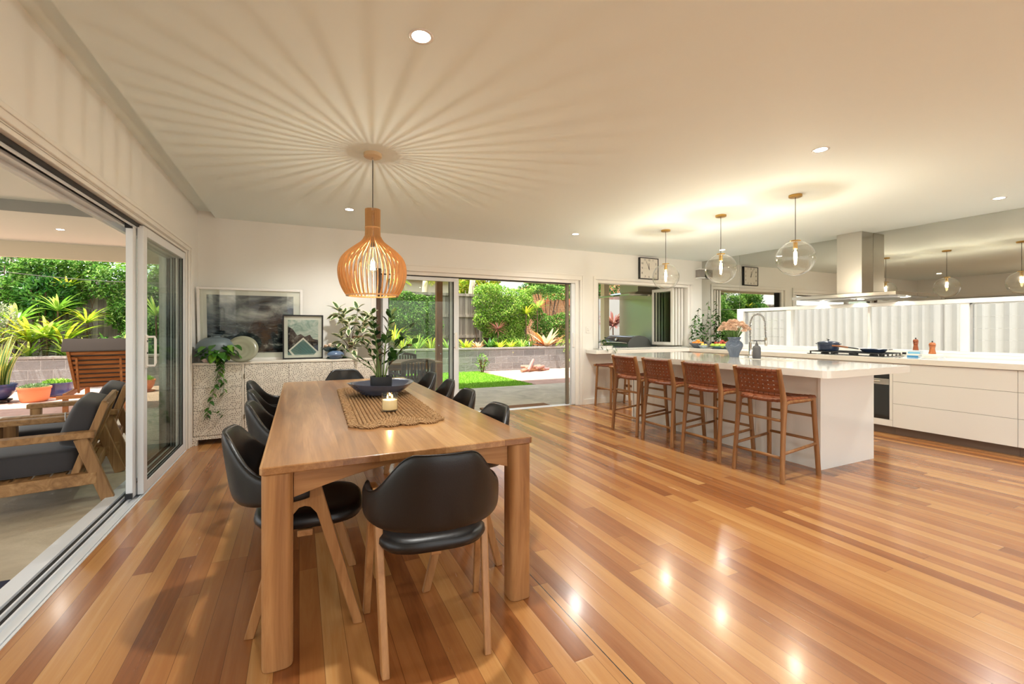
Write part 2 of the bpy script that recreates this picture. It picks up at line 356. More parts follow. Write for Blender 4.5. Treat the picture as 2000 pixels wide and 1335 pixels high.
# ================================================================== ROOM
XL,XR,YB,YF,H=-1.05,6.966,6.17,-3.2,2.54
struct('floor',B().box(XL,XR,YF,YB+.06,-.25,0),FLOOR)
struct('ceiling',B().box(-.88,XR+.2,YF-.2,YB+.2,H,H+.25).box(XL-.3,-.88,YF-.2,YB+.2,H+.065,H+.25),CEIL)
# left wall with the wide opening
struct('wall_left',B().box(XL-.24,XL,YF-.2,.35,-.2,H+.07).box(XL-.24,XL,5.66,YB+.2,-.2,H+.07).box(XL-.24,XL,.35,5.66,2.06,H+.07),WALL)
struct('wall_back',B().box(XL-.24,.93,YB,YB+.2,-.2,H+.07).box(4.17,4.49,YB,YB+.2,-.2,H+.07).box(6.67,XR+.2,YB,YB+.2,-.2,H+.07)
    .box(.93,4.17,YB,YB+.2,2.05,H+.07).box(4.49,6.67,YB,YB+.2,2.08,H+.07).box(4.49,6.67,YB,YB+.2,-.2,.85),WALL)
struct('wall_front',B().box(XL-.24,-.4,YF-.2,YF,-.2,H+.07).box(6.4,XR+.2,YF-.2,YF,-.2,H+.07).box(-.4,6.4,YF-.2,YF,2.25,H+.07),WALL)  # unseen wall; wide opening added to let daylight onto the ceiling
struct('added_opening_trim',B().box(-.4,-.34,YF-.15,YF-.05,0,2.25).box(6.34,6.4,YF-.15,YF-.05,0,2.25).box(1.85,1.93,YF-.15,YF-.05,0,2.25).box(4.1,4.18,YF-.15,YF-.05,0,2.25),TRIM)  # uprights of the added opening behind the camera
wr=B()
wr.box(XR,XR+.2,YF,YB+.2,-.2,.955); wr.box(XR,XR+.2,YF,YB+.2,1.56,H+.05); wr.box(XR,XR+.2,5.40,YB+.2,.955,1.56); wr.box(XR,XR+.2,YF,-1.5,.955,1.56)
struct('wall_right',wr,WALL)
struct('baseboard_back',B().box(4.23,6.9,YB-.015,YB-.001,0,.09).box(.87,.93,YB-.015,YB-.001,0,.09),TRIM,bevel=.003)
struct('baseboard_left',B().box(XL+.001,XL+.015,5.75,5.76,0,.09),TRIM)
# --- left sliding door (stacked panels, wide open)
d1=struct('door_1',B().box(XL-.2,XL-.001,.36,.40,0,2.06).box(XL-.2,XL-.001,5.6,5.655,0,2.06).box(XL-.2,XL-.001,.40,5.6,2.035,2.058),TRIM,bevel=.003)
struct('architrave',B().box(XL+.001,XL+.016,.24,5.76,2.065,2.125).box(XL+.016,XL+.024,.24,5.76,2.10,2.125).box(XL+.001,XL+.016,5.66,5.74,0,2.065).box(XL+.016,XL+.024,5.72,5.745,0,2.0995).box(XL+.001,XL+.016,.25,.34,0,2.065),TRIM,d1,bevel=.004)
struct('head_track',B().box(XL-.2,XL-.17,.4,5.6,2.0,2.035).box(XL-.115,XL-.10,.4,5.6,2.005,2.035).box(XL-.055,XL-.045,.4,5.6,2.0,2.035).box(XL-.17,XL-.10,.4,4.12,2.02,2.035),ALU,d1)
struct('head_gasket',B().box(XL-.045,XL-.03,.4,5.6,2.012,2.034).box(XL-.10,XL-.055,.4,4.2,2.024,2.034),RUBBER,d1)
sl=B(); sl.box(XL-.245,XL,.4,5.6,-.06,-.012)
for a,b,z in ((-.245,-.16,.004),(-.125,-.115,.006),(-.082,-.072,.006),(-.028,-.018,.004),(-.012,0,.004)): sl.box(XL+a,XL+b,.4,5.6,-.012,z)
struct('sill_track',sl,ALU,d1,bevel=.001)
struct('sill_groove',B().box(XL-.158,XL-.127,.4,5.6,-.0115,-.009).box(XL-.112,XL-.084,.4,5.6,-.0115,-.009),RUBBER,d1)
def slider(parent,nm,axis,p0,p1,a0,a1,z0,z1,fw,glass=TINTG,mat=ALU):
    """framed glass panel; axis 'y': plane runs along y between a0..a1, thickness p0..p1 in x"""
    def bx(b,u0,u1,zz0,zz1,q0=p0,q1=p1):
        return b.box(q0,q1,u0,u1,zz0,zz1) if axis=='y' else b.box(u0,u1,q0,q1,zz0,zz1)
    b=B(); bx(b,a0,a0+fw,z0,z1);bx(b,a1-fw,a1,z0,z1);bx(b,a0+fw,a1-fw,z0,z0+fw*.9);bx(b,a0+fw,a1-fw,z1-fw*.8,z1)
    f=struct(nm,b,mat,parent,bevel=.003)
    g=B(); m=(p0+p1)/2; bx(g,a0+fw,a1-fw,z0+fw*.9,z1-fw*.8,m-.003,m+.003); struct('glass_pane',g,glass,f)
    k=B(); e=.008
    for q in (m-.010,m+.010):
        bx(k,a0+fw,a0+fw+e,z0+fw*.9,z1-fw*.8,q-.005,q+.005); bx(k,a1-fw-e,a1-fw,z0+fw*.9,z1-fw*.8,q-.005,q+.005); bx(k,a0+fw,a1-fw,z0+fw*.9,z0+fw*.9+e,q-.005,q+.005)
    struct('seal',k,RUBBER,f)
    return f
pA=slider(d1,'sliding_panel','y',XL-.043,XL-.004,4.22,5.58,.012,2.025,.085)
pB=slider(d1,'sliding_panel','y',XL-.092,XL-.05,4.15,5.52,.012,2.02,.085)
pC=slider(d1,'sliding_panel','y',XL-.155,XL-.10,4.50,5.58,.012,2.02,.085)
hb=B().box(XL-.0035,XL+.006,4.245,4.29,.955,1.205); hb.tube([(XL+.004,4.268,.97),(XL+.05,4.268,.97),(XL+.055,4.268,.99),(XL+.055,4.268,1.17),(XL+.05,4.268,1.19),(XL+.004,4.268,1.19)],.009,8)
struct('door_handle',hb,TRIM,pA,bevel=.002); struct('handle_fixing',B().box(XL+.006,XL+.008,4.26,4.276,1.06,1.075).box(XL+.006,XL+.008,4.26,4.276,1.15,1.165),BLACKP,pA)
struct('end_cap',B().box(XL-.092,XL-.05,4.13,4.149,1.985,2.02).box(XL-.092,XL-.05,4.13,4.149,.012,.05),BLACKP,pB)
# --- back sliding door
d2=struct('door_2',B().box(.931,.975,YB+.02,YB+.19,0,2.05).box(4.10,4.169,YB+.02,YB+.19,0,2.05).box(.975,4.10,YB+.02,YB+.19,2.0,2.049),TRIM,bevel=.003)
struct('architrave',B().box(.86,.93,YB-.016,YB-.001,0,2.05).box(4.17,4.235,YB-.016,YB-.001,0,2.05).box(.86,4.235,YB-.016,YB-.001,2.05,2.145).box(.86,4.235,YB-.024,YB-.016,2.12,2.145).box(4.21,4.234,YB-.024,YB-.016,0,2.1195),TRIM,d2,bevel=.004)
struct('jamb_liner',B().box(.925,.985,YB-.03,YB+.022,0,2.06),DARKW,d2,bevel=.004)
struct('sill_track',B().box(.975,4.10,YB+.061,YB+.2,-.04,.002).box(.975,4.10,YB+.09,YB+.10,.002,.01).box(.975,4.10,YB+.14,YB+.15,.002,.01),ALU,d2)
slider(d2,'sliding_panel','x',YB+.10,YB+.14,.98,2.05,.012,1.995,.07)
pd=slider(d2,'sliding_panel','x',YB+.045,YB+.085,1.02,2.10,.012,1.995,.075)
hb=B(); hb.tube([(2.03,YB+.045,.985),(2.03,YB,.985),(2.03,YB-.004,1.0),(2.03,YB-.004,1.165),(2.03,YB,1.18),(2.03,YB+.045,1.18)],.009,8); hb.box(2.045,2.075,YB+.035,YB+.045,.96,1.2)
struct('door_handle',hb,TRIM,pd)
struct('head_gasket',B().box(.98,4.1,YB+.042,YB+.05,1.985,2.0).box(2.10,4.1,YB+.1,YB+.108,1.985,2.0),RUBBER,d2)
pe=B().box(3.975,4.02,YB+.05,YB+.085,.012,1.995)
struct('pocket_stile',B().box(4.03,4.10,YB+.03,YB+.08,.012,1.995),ALU,d2,bevel=.003)
struct('pocket_stile',B().box(3.975,4.02,YB+.09,YB+.14,.012,1.995),plain('bronze_stile',(126,112,94),.5),d2,bevel=.003)
struct('door_handle',B().box(4.05,4.08,YB+.012,YB+.029,.95,1.19),TRIM,d2,bevel=.006)
# --- servery window with bi-fold leaves
w1=struct('window_1',B().box(4.491,4.56,YB+.02,YB+.18,.92,2.08).box(6.62,6.669,YB+.02,YB+.18,.92,2.08).box(4.561,6.619,YB+.021,YB+.179,2.03,2.079),TRIM,bevel=.003)
struct('architrave',B().box(4.44,4.489,YB-.014,YB-.001,.92,2.0805).box(6.671,6.72,YB-.014,YB-.001,.92,2.0805).box(4.44,6.72,YB-.014,YB-.001,2.081,2.13),TRIM,w1,bevel=.003)
struct('jamb_gasket',B().box(4.5602,4.60,YB+.06,YB+.16,.92,2.03),RUBBER,w1)
for k in range(4):
    x=6.56-.075*k; b=B(); s=.012*k; 
    y0,y1=YB+.1,YB+.62; fw=.055
    def wb(b,u0,u1,z0,z1,t=.018): return b.bar((x-s*0-t*0+ (u0)*-.05,y0+u0,(z0+z1)/2),(x+(u1)*-.05,y0+u1,(z0+z1)/2),t*2,(z1-z0))
    wb(b,0,fw,.945,2.02);wb(b,.52-fw,.52,.945,2.02);wb(b,fw,.52-fw,.945,1.0);wb(b,fw,.52-fw,1.965,2.02)
    f=struct('window_leaf',b,TRIM,w1,bevel=.002)
    g=B(); wb(g,fw,.52-fw,1.0,1.965,.003); struct('glass_pane',g,TINTG,f)
    g=B(); 
    for t0 in (fw,.52-fw-.008): g.bar((x-.05*t0,y0+t0,1.4825),(x-.05*(t0+.008),y0+t0+.008,1.4825),.025,.965)
    struct('seal',g,RUBBER,f)
# --- kitchen splash window (long, low)
fr=B(); WX=XR
fr.box(WX-.012,WX+.12,-1.5,5.40,1.55,1.60); fr.box(WX-.002,WX+.12,-1.5,5.36,.955,.985); fr.box(WX-.012,WX+.12,5.28,5.40,.986,1.5495)
for y in (4.455,2.39,.33,-1.46): fr.box(WX+.0,WX+.11,y,y+.075,.985,1.55)
w2=struct('window_2',fr,TRIM,bevel=.003)
for a,b_,lou in ((-1.385,.33,0),(.405,2.39,1),(2.465,4.455,0),(4.53,5.28,1)):
    struct('glass_pane',B().box(WX+.05,WX+.055,a,b_,.985,1.55),GLASS,w2)
    if lou:
        l=B().box(WX+.03,WX+.075,a,a+.022,.985,1.55).box(WX+.03,WX+.075,b_-.022,b_,.985,1.55).box(WX+.03,WX+.075,a,b_,1.535,1.55)
        struct('screen_frame',l,ALUG,w2)
        l=B(); 
        for z in (1.12,1.255,1.39): l.box(WX+.042,WX+.048,a+.02,b_-.02,z,z+.0035)
        struct('louvre_edge',l,ALUG,w2)
    else:
        struct('screen_frame',B().box(WX+.03,WX+.07,a,a+.012,.985,1.55).box(WX+.03,WX+.07,a+.93,a+.955,.985,1.55),TRIM,w2)
# --- mirror splashback
mm=B(); mm.box(XR-.006,XR-.0005,-1.5,5.352,1.602,H-.002)
struct('mirror_splashback',mm,MIRROR)
struct('mirror_splashback',B().box(XR-.006,XR-.0005,5.408,YB-.002,.912,1.598).box(XR-.006,XR-.0005,5.356,YB-.002,1.602,H-.002),MIRROR)
# --- light switch
sw=B().box(4.29,4.372,YB-.008,YB-.001,1.183,1.293); o=sw.build('light_switch',TRIM,bevel=.003); tag(o,'white double light switch on the wall between sliding door and kitchen window','switch')
B().box(4.318,4.332,YB-.012,YB-.0081,1.215,1.235).box(4.318,4.332,YB-.012,YB-.0081,1.245,1.265).box(4.34,4.352,YB-.012,YB-.0081,1.215,1.235).build('rocker',WHITEC,o)
# ================================================================== LIGHTS
def downlight(x,y,z,lab,e=1.0,grp='recessed ceiling downlights',col=(1,1,.965)):
    t=thing('downlight',lab,'ceiling light',(x,y,z),0,grp)
    B().lathe([(.040,-.001),(.052,-.004),(.056,-.001),(.056,.0)],(x,y,z),28).build('trim_ring',WHITEC,t,smooth=True)
    B().lathe([(0,-.0015),(.040,-.0015)],(x,y,z),24).build('lens',DLENS,t)
    l=bpy.data.lights.new('downlight_beam','SPOT'); l.energy=54*e*LAMP; l.spot_size=math.radians(150); l.spot_blend=1.0; l.shadow_soft_size=.045; l.color=col
    ob=bpy.data.objects.new('downlight_beam',l); COL.objects.link(ob); ob.parent=t; ob.location=(0,0,-.02)
    return t
DLENS=emis('downlight_lens',(255,244,222),28)
for x,y,lab in ((.486,1.955,'large bright recessed downlight in the ceiling, nearest the camera'),(3.39,1.952,'recessed downlight in the ceiling in front of the island stools'),
    (.49,5.12,'small recessed downlight over the white carved sideboard'),(3.396,5.126,'small recessed downlight near the back sliding door'),(6.24,1.92,'recessed downlight over the kitchen bench, near the right picture edge'),
    (6.24,5.12,'recessed downlight over the kitchen corner, behind the globe lamps')):
    downlight(x,y,H,lab)
for x,y in ((.49,-1.2),(3.39,-1.2),(6.24,-1.2)): downlight(x,y,H,'recessed downlight in the ceiling behind the camera',1.0,'downlights behind the camera')
# slatted timber pendant
PX,PY=.489,3.415
t=thing('slatted_pendant_lamp','large bottle-shaped pendant of birch slats hanging over the dining table','pendant lamp',(PX,PY,1.49))
B().lathe([(0,H-.028),(.058,H-.028),(.064,H-.024),(.064,H-.0005),(0,H-.0005)],(PX,PY,0),36).build('ceiling_rose',PALEW,t,smooth=True,angle=40)
B().tube([(PX,PY,2.49),(PX,PY,2.51)],.008,8).build('cord_grip',CHROME,t)
B().tube([(PX,PY,1.86),(PX,PY,2.50)],.0032,6).build('cord',BLACKP,t)
prof=[(.055,2.129),(.055,1.955),(.062,1.925),(.085,1.89),(.13,1.855),(.185,1.81),(.225,1.76),(.243,1.70),(.243,1.64),(.228,1.575),(.205,1.525),(.186,1.497)]
def lathp(prof,n=5):
    P=[Vector((r,0,z)) for r,z in prof]; out=[]
    for i in range(len(P)-1):
        p0=P[max(i-1,0)];p1=P[i];p2=P[i+1];p3=P[min(i+2,len(P)-1)]
        for k in range(n):
            t_=k/n; q=.5*((2*p1)+(p2-p0)*t_+(2*p0-5*p1+4*p2-p3)*t_*t_+(3*p1-p0-3*p2+p3)*t_**3); out.append((q.x,q.z))
    out.append((P[-1].x,P[-1].z)); return out
PR=lathp(prof,4); NS=40
for k in range(NS):
    a=2*PI*k/NS; ca,sa=math.cos(a),math.sin(a); v=[];f=[]; th=.0024
    for i,(r,z) in enumerate(PR):
        wd=.012 if z>1.93 else .019
        for rr,ss in ((r,-1),(r,1),(r-wd,1),(r-wd,-1)):
            v.append((PX+rr*ca-ss*th*sa*1.0,PY+rr*sa+ss*th*ca,z))
    for i in range(len(PR)-1):
        q=4*i
        for j in range(4): f.append((q+j,q+(j+1)%4,q+4+(j+1)%4,q+4+j))
    f.append((0,1,2,3)); f.append((4*len(PR)-1,4*len(PR)-2,4*len(PR)-3,4*len(PR)-4))
    finish('slat',v,f,PLY,t)
for r,z,hh in ((.186,1.4905,.010),(.049,2.10,.012),(.055,1.99,.008)):
    B().lathe([(r-.016,z),(r+.001,z),(r+.001,z+hh),(r-.016,z+hh),(r-.016,z)],(PX,PY,0),40).build('ring',PLY,t)
B().lathe([(0,1.93),(.015,1.928),(.017,1.86),(.014,1.85),(0,1.85)],(PX,PY,0),16).build('lamp_holder',BLACKP,t,smooth=True)
B().lathe(lathp([(.013,1.85),(.018,1.79),(.036,1.74),(.036,1.70),(.022,1.672),(0.0,1.665)],4),(PX,PY,0),20).build('bulb',CLEAR,t,smooth=True)
FIL=emis('filament',(255,214,150),160)
def filament(cx,cy,z0,z1,r,par,n=4):
    b=B()
    for k in range(n):
        a=2*PI*k/n+.4; b.tube([(cx+r*math.cos(a),cy+r*math.sin(a),z0),(cx+r*.7*math.cos(a),cy+r*.7*math.sin(a),z1)],.0026,5)
    b.build('filament',FIL,par)
filament(PX,PY,1.685,1.745,.015,t,8)
def plight(x,y,z,e,par,col=(1,.93,.82),r=.005):
    l=bpy.data.lights.new('bulb_light','POINT'); l.energy=e*LAMP; l.color=col; l.shadow_soft_size=r; ob=bpy.data.objects.new('bulb_light',l); COL.objects.link(ob)
    ob.parent=par; ob.location=MW[par].inverted()@Vector((x,y,z))
plight(PX,PY,1.758,4.8,t,(1,.92,.80),.004)
# glass globe pendants
for Y,lab in ((2.719,'clear glass globe pendant over the near end of the island, largest of the three'),(3.563,'clear glass globe pendant in the middle of the row of three over the island'),(4.408,'clear glass globe pendant over the far end of the island, in front of the clock')):
    X=4.32; zc=1.932; r=.168
    t=thing('globe_pendant_lamp',lab,'pendant lamp',(X,Y,zc-r),0,'glass globe pendants over the island')
    B().lathe([(0,H-.022),(.052,H-.022),(.058,H-.018),(.058,H-.0005),(0,H-.0005)],(X,Y,0),28).build('ceiling_rose',BRASS,t,smooth=True,angle=40)
    B().tube([(X,Y,zc+r-.005),(X,Y,H-.02)],.003,6).build('cord',BLACKP,t)
    B().lathe([(0,zc+r+.004),(.045,zc+r+.002),(.047,zc+r-.006),(.04,zc+r-.008),(0,zc+r-.004)],(X,Y,0),24).build('cap',BRASS,t,smooth=True)
    B().lathe([(0,zc+r-.008),(.019,zc+r-.01),(.019,zc+r-.075),(.014,zc+r-.08),(0,zc+r-.08)],(X,Y,0),20).build('lamp_holder',BRASS,t,smooth=True,angle=40)
    B().lathe([(r*math.sin(a),-r*math.cos(a)) for a in [PI*i/28 for i in range(0,27)]],(X,Y,zc),40).build('glass_globe',GLOBE,t,smooth=True)
    B().lathe(lathp([(.011,.09),(.018,.07),(.030,.035),(.028,.01),(.015,-.008),(0,-.012)],4),(X,Y,zc),16).build('bulb',CLEAR,t,smooth=True)
    filament(X,Y,zc+.002,zc+.062,.013,t,8); plight(X,Y,zc+.071,9,t)
# wall speaker in the corner
t=thing('corner_speaker','small grey speaker with white top and bottom plates mounted in the back right corner','speaker',(6.86,6.1,2.2))
B().box(6.79,6.925,6.06,6.165,2.225,2.365).build('body',plain('speaker_grille',(150,146,142),.8,bump=.6,bscale=600),t,bevel=.01)
B().box(6.782,6.93,6.05,6.168,2.205,2.2245).build('end_plate',WHITEC,t,bevel=.004); B().box(6.782,6.93,6.05,6.168,2.3655,2.385).build('end_plate',WHITEC,t,bevel=.004)
# clock
t=thing('wall_clock','square black-framed white clock with numerals on the wall above the kitchen window','clock',(5.6,YB-.02,2.13))
x0,x1,z0,z1=5.40,5.83,2.132,2.512; y0=YB-.048; b=B()
b.box(x0,x0+.014,y0,YB-.001,z0,z1).box(x1-.014,x1,y0,YB-.001,z0,z1).box(x0+.014,x1-.014,y0,YB-.001,z0,z0+.014).box(x0+.014,x1-.014,y0,YB-.001,z1-.014,z1)
b.build('frame',BLACKP,t,bevel=.002)
B().box(x0+.014,x1-.014,y0+.008,y0+.012,z0+.014,z1-.014).build('dial',plain('clock_face',(226,220,208),.5),t)
cx,cz=(x0+x1)/2,(z0+z1)/2; V=[];F=[]
for h in range(1,13):
    a=PI/2-2*PI*h/12; s=1/max(abs(math.cos(a)),abs(math.sin(a))); rr=.148
    dx,dz=rr*math.cos(a)*min(s,1.16)*1.06,rr*math.sin(a)*min(s,1.16)
    v,f=ray_text(str(h),.05,(cx+dx,y0+.0072,cz+dz),(PI/2,0,0),None,None,None); k=len(V); V+=v; F+=[tuple(i+k for i in q) for q in f]
finish('numerals',V,F,BLACKP,t)
B().box(cx-.155,cx-.03,y0+.0068,y0+.0078,cz-.001,cz+.001).box(cx+.03,cx+.155,y0+.0068,y0+.0078,cz-.001,cz+.001).build('dial_line',plain('clock_line',(170,164,154),.6),t)
B().bar((cx+.012,y0+.006,cz-.026),(cx-.066,y0+.006,cz+.128),.008,.002,(0,1,0),.004).build('minute_hand',BLACKP,t)
B().bar((cx,y0+.004,cz-.02),(cx-.004,y0+.004,cz+.095),.011,.002,(0,1,0),.006).build('hour_hand',BLACKP,t)
B().tube([(cx,y0+.0035,cz),(cx,y0+.008,cz)],.009,16).build('hub',BLACKP,t)
# ================================================================== KITCHEN
CF=6.30; CZ=.91
bt=B(); bt.prism([(CF,-1.5),(XR-.008,-1.5),(XR-.008,YB-.018),(4.28,YB-.018),(4.28,YB-.31),(CF,YB-.31)],CZ-.062,CZ)
o=bt.build('benchtop',QUARTZ,bevel=.003); tag(o,'pale stone L-shaped benchtop running under the kitchen windows','benchtop')
o=B().box(4.49,6.669,YB+.001,YB+.35,.862,.918).build('servery_sill',QUARTZ,bevel=.003); tag(o,'pale stone sill passing outside through the servery window','sill')
def cabinet(y0,y1,fronts,label,nm='kitchen_cabinet',x=CF+.035):
    t=thing(nm,label,'cabinet',((x+XR)/2,(y0+y1)/2,0))
    B().box(x+.021,XR-.01,y0+.001,y1-.001,.09,CZ-.064).build('carcass',plain('cabinet_gap_shade',(84,78,70),.6),t)  # grey carcass colour paints the shade in gaps between the fronts
    B().box(x+.06,XR-.05,y0+.001,y1-.001,.0,.089).build('kickboard',KICK,t)
    for nmn,a,b_,c,d in fronts: B().box(x,x+.02,a+.0015,b_-.0015,c,d).build(nmn,GLOSSW,t,bevel=.0015)
    return t
D=[(.095,.368),(.371,.628),(.631,.842)]
cabinet(1.82,2.84,[('drawer',1.82,2.84,a,b_) for a,b_ in D],'wide white handleless three-drawer cabinet right of the oven')
cabinet(.80,1.82,[('drawer',.80,1.82,a,b_) for a,b_ in D],'white three-drawer cabinet cut off by the right edge of the picture')
cabinet(-1.5,.80,[('door',-1.5+.575*k,-1.5+.575*(k+1),.095,.842) for k in range(4)],'white handleless cabinet run out of view to the right')
cabinet(3.50,4.70,[('drawer',3.5,4.7,a,b_) for a,b_ in D],'white three-drawer cabinet under the cooktop, behind the island')
cabinet(4.70,5.84,[('door',4.7,5.27,.095,.842),('door',5.27,5.84,.095,.842)],'white two-door corner cabinet behind the island')
t=cabinet(2.84,3.50,[('frame_panel',2.84,3.50,.095,.17),('frame_panel',2.84,3.50,.755,.842),('frame_panel',2.84,2.873,.172,.753),('frame_panel',3.467,3.5,.172,.753)],'white cabinet housing the built-in oven')
ov=thing('built_in_oven','black glass built-in oven with a steel strip and handle in the kitchen cabinets','oven',(6.3,3.17,.17))
x=CF+.03
B().box(x+.004,x+.02,2.875,3.465,.175,.66).build('door_glass',plain('oven_glass',(26,30,30),.05,coat=.6),ov,bevel=.002)
B().box(x+.004,x+.02,2.875,3.465,.664,.75).build('control_panel',plain('oven_panel',(28,30,32),.12,coat=.4),ov,bevel=.002)
B().box(x+.001,x+.003,2.875,3.465,.585,.655).build('steel_strip',STEEL,ov)
B().tube([(x-.02,2.95,.625),(x-.02,3.39,.625)],.008,8).box(x-.02,x,2.96,2.975,.62,.63).box(x-.02,x,3.365,3.38,.62,.63).build('oven_handle',STEEL2,ov)
# island
t=thing('kitchen_island','white gloss kitchen island base with panelled sides','kitchen island',(4.6,3.6,0))
b=B(); b.box(4.19,5.0,2.424,4.86,.0,CZ-.062); b.build('body',GLOSSW,t)
B().box(4.165,5.013,2.399,2.4235,0,CZ-.062).build('end_panel',GLOSSW,t,bevel=.001)
B().box(4.165,5.013,4.861,4.885,0,CZ-.062).build('end_panel',GLOSSW,t,bevel=.001)
b=B()
for k in range(4): b.box(4.178,4.1895,2.426+.6085*k,2.426+.6085*(k+1)-.003,.0,CZ-.064)
b.build('side_panel',GLOSSW,t)
b=B(); z0,z1=CZ-.060,CZ; x0,x1,y0,y1=3.83,5.12,2.15,4.95; hx0,hx1,hy0,hy1=4.56,4.93,2.98,3.52
b.prism(rrect(x0,hx0,y0,y1,.06,6,(0,0,1,1)),z0,z1); b.prism(rrect(hx1,x1,y0,y1,.03,6,(1,1,0,0)),z0,z1); b.box(hx0,hx1,y0,hy0,z0,z1); b.box(hx0,hx1,hy1,y1,z0,z1)
o=b.build('island_benchtop',QUARTZ); tag(o,'thick pale polished stone slab with rounded corners on the kitchen island','benchtop')
s=B(); s.box(hx0-.01,hx0,hy0-.01,hy1+.01,z0-.2,z0-.001);s.box(hx1,hx1+.01,hy0-.01,hy1+.01,z0-.2,z0-.001);s.box(hx0,hx1,hy0-.01,hy0,z0-.2,z0-.001);s.box(hx0,hx1,hy1,hy1+.01,z0-.2,z0-.001);s.box(hx0,hx1,hy0,hy1,z0-.2,z0-.19)
o=s.build('undermount_sink',STEEL); tag(o,'stainless undermount sink set in the island top','sink')
# spring tap
t=thing('spring_tap','tall chrome pull-down spring tap standing on the island beside the sink','tap',(5.0,3.70,CZ))
tx,ty=5.0,3.70; dx,dy=-.10,-.995
B().lathe([(.028,0),(.028,.01),(.018,.02),(.018,.17),(.012,.18),(0,.18)],(tx,ty,CZ),20).build('body',CHROME,t,smooth=True,angle=40)
pts=[(tx,ty,CZ+.17),(tx,ty,CZ+.40)]
ra=.105
for i in range(1,13):
    a=PI*i/12; pts.append((tx+dx*ra*(1-math.cos(a)),ty+dy*ra*(1-math.cos(a)),CZ+.40+ra*1.15*math.sin(a)))
pts+=[(tx+dx*.215,ty+dy*.215,CZ+.30),(tx+dx*.22,ty+dy*.22,CZ+.21)]
B().tube(pts,.006,10).build('hose',plain('grey_hose',(110,112,112),.4),t,smooth=True)
P=[Vector(p) for p in pts]; 
seg=[0]; 
for i in range(1,len(P)): seg.append(seg[-1]+(P[i]-P[i-1]).length)
def along(s):
    for i in range(1,len(P)):
        if s<=seg[i] or i==len(P)-1:
            q=(s-seg[i-1])/(seg[i]-seg[i-1]); return P[i-1].lerp(P[i],q),(P[i]-P[i-1]).normalized()
sp=[]; turns=34; L=seg[-1]-.12
for i in range(turns*8):
    s=.06+L*i/(turns*8); p,tt=along(s); aa=Vector((-dy,dx,0)); bb=tt.cross(aa); an=2*PI*i/8; sp.append(tuple(p+(aa*math.cos(an)+bb*math.sin(an))*.0145))
B().tube(sp,.0028,5).build('spring',CHROME,t,smooth=True)
e=P[-1]; B().lathe([(0,0),(.012,0),(.016,.02),(.015,.09),(.010,.10),(0,.10)],(e.x,e.y,e.z-.07),14).build('spray_head',STEEL2,t,smooth=True)
B().tube([(tx,ty,CZ+.20),(e.x,e.y,CZ+.20)],.006,8).build('holder_arm',CHROME,t)
B().tube([(tx,ty,CZ+.09),(tx+.05,ty,CZ+.10),(tx+.07,ty,CZ+.13)],.007,8).build('lever',CHROME,t)
# soap dispenser
t=thing('soap_dispenser','grey cylindrical soap bottle with pump on the island','soap dispenser',(4.744,3.43,CZ)); GREYM=plain('grey_matt_bottle',(92,92,96),.5)
B().lathe([(0,0),(.040,0),(.043,.006),(.043,.12),(.036,.14),(.018,.152),(.018,.165),(0,.165)],(4.744,3.43,CZ),24).build('bottle',GREYM,t,smooth=True,angle=50)
B().lathe([(0,.165),(.012,.165),(.012,.18),(.005,.182),(.005,.205),(0,.205)],(4.744,3.43,CZ),12).tube([(4.744,3.43,CZ+.205),(4.775,3.40,CZ+.207),(4.785,3.39,CZ+.20)],.006,8).tube([(4.72,3.452,CZ+.205),(4.744,3.43,CZ+.205)],.007,8).build('pump',GREYM,t)
# vase with carnations
t=thing('flower_vase','ribbed blue-grey vase of peach carnations standing on the island','vase',(4.79,3.76,CZ)); vx,vy=4.79,3.76
VB=M_('slate_blue_glaze'); 
c=VB.xyz(VB.obj()); th=VB.math('ARCTAN2',c[1],c[0]); up=VB.math('GREATER_THAN',c[2],.105); rib=VB.math('SINE',VB.math('MULTIPLY',th,22.0)); chev=VB.math('SINE',VB.math('ADD',VB.math('MULTIPLY',VB.math('ABSOLUTE',VB.math('SUBTRACT',VB.math('FRACT',VB.math('MULTIPLY',th,1.27)),.5)),9.0),VB.math('MULTIPLY',c[2],190.0)))
hh=VB.math('ADD',VB.math('MULTIPLY',up,chev),VB.math('MULTIPLY',VB.math('SUBTRACT',1.0,up),rib)); VB.pbr((98,112,134),.25,0,.5,VB.bump(hh,.6,.004),.3)
B().lathe(lathp([(0,0),(.050,0),(.054,.01),(.062,.05),(.085,.10),(.098,.14),(.088,.175),(.062,.20),(.066,.215),(.076,.238),(.070,.240),(.056,.215),(.05,.19)],4),(vx,vy,CZ),40).build('vessel',VB.m,t,smooth=True)
PEACH=leafmat('carnation_petal',[(.05,(228,190,162)),(.5,(240,212,190)),(.95,(248,230,214))],.6,.12)
fv=[];ff=[];sb=B();R2=np.random.RandomState(3)
for k in range(58):
    a=R2.uniform(0,2*PI); q=math.sqrt(R2.uniform(0,1)); r_=q*.165; hz=CZ+.43-.09*q*q+R2.uniform(-.02,.02); hx,hy=vx+r_*math.cos(a),vy+r_*math.sin(a)
    sb.tube([(vx+.03*q*math.cos(a),vy+.03*q*math.sin(a),CZ+.2),(vx+r_*.7*math.cos(a),vy+r_*.7*math.sin(a),CZ+.33),(hx,hy,hz-.02)],.0022,5)
    n=46; u=R2.normal(size=(n,3)); u[:,2]=np.abs(u[:,2])*1.1+.1; u/=np.linalg.norm(u,axis=1,keepdims=True); P_=np.array([hx,hy,hz-.015])+u*.006
    v,f=leafcloud(P_,u,.034,.026,.3,seed=k); ff.append(f+sum(len(x) for x in fv)); fv.append(v)
finish('petals',np.concatenate(fv),np.concatenate(ff),PEACH,t)
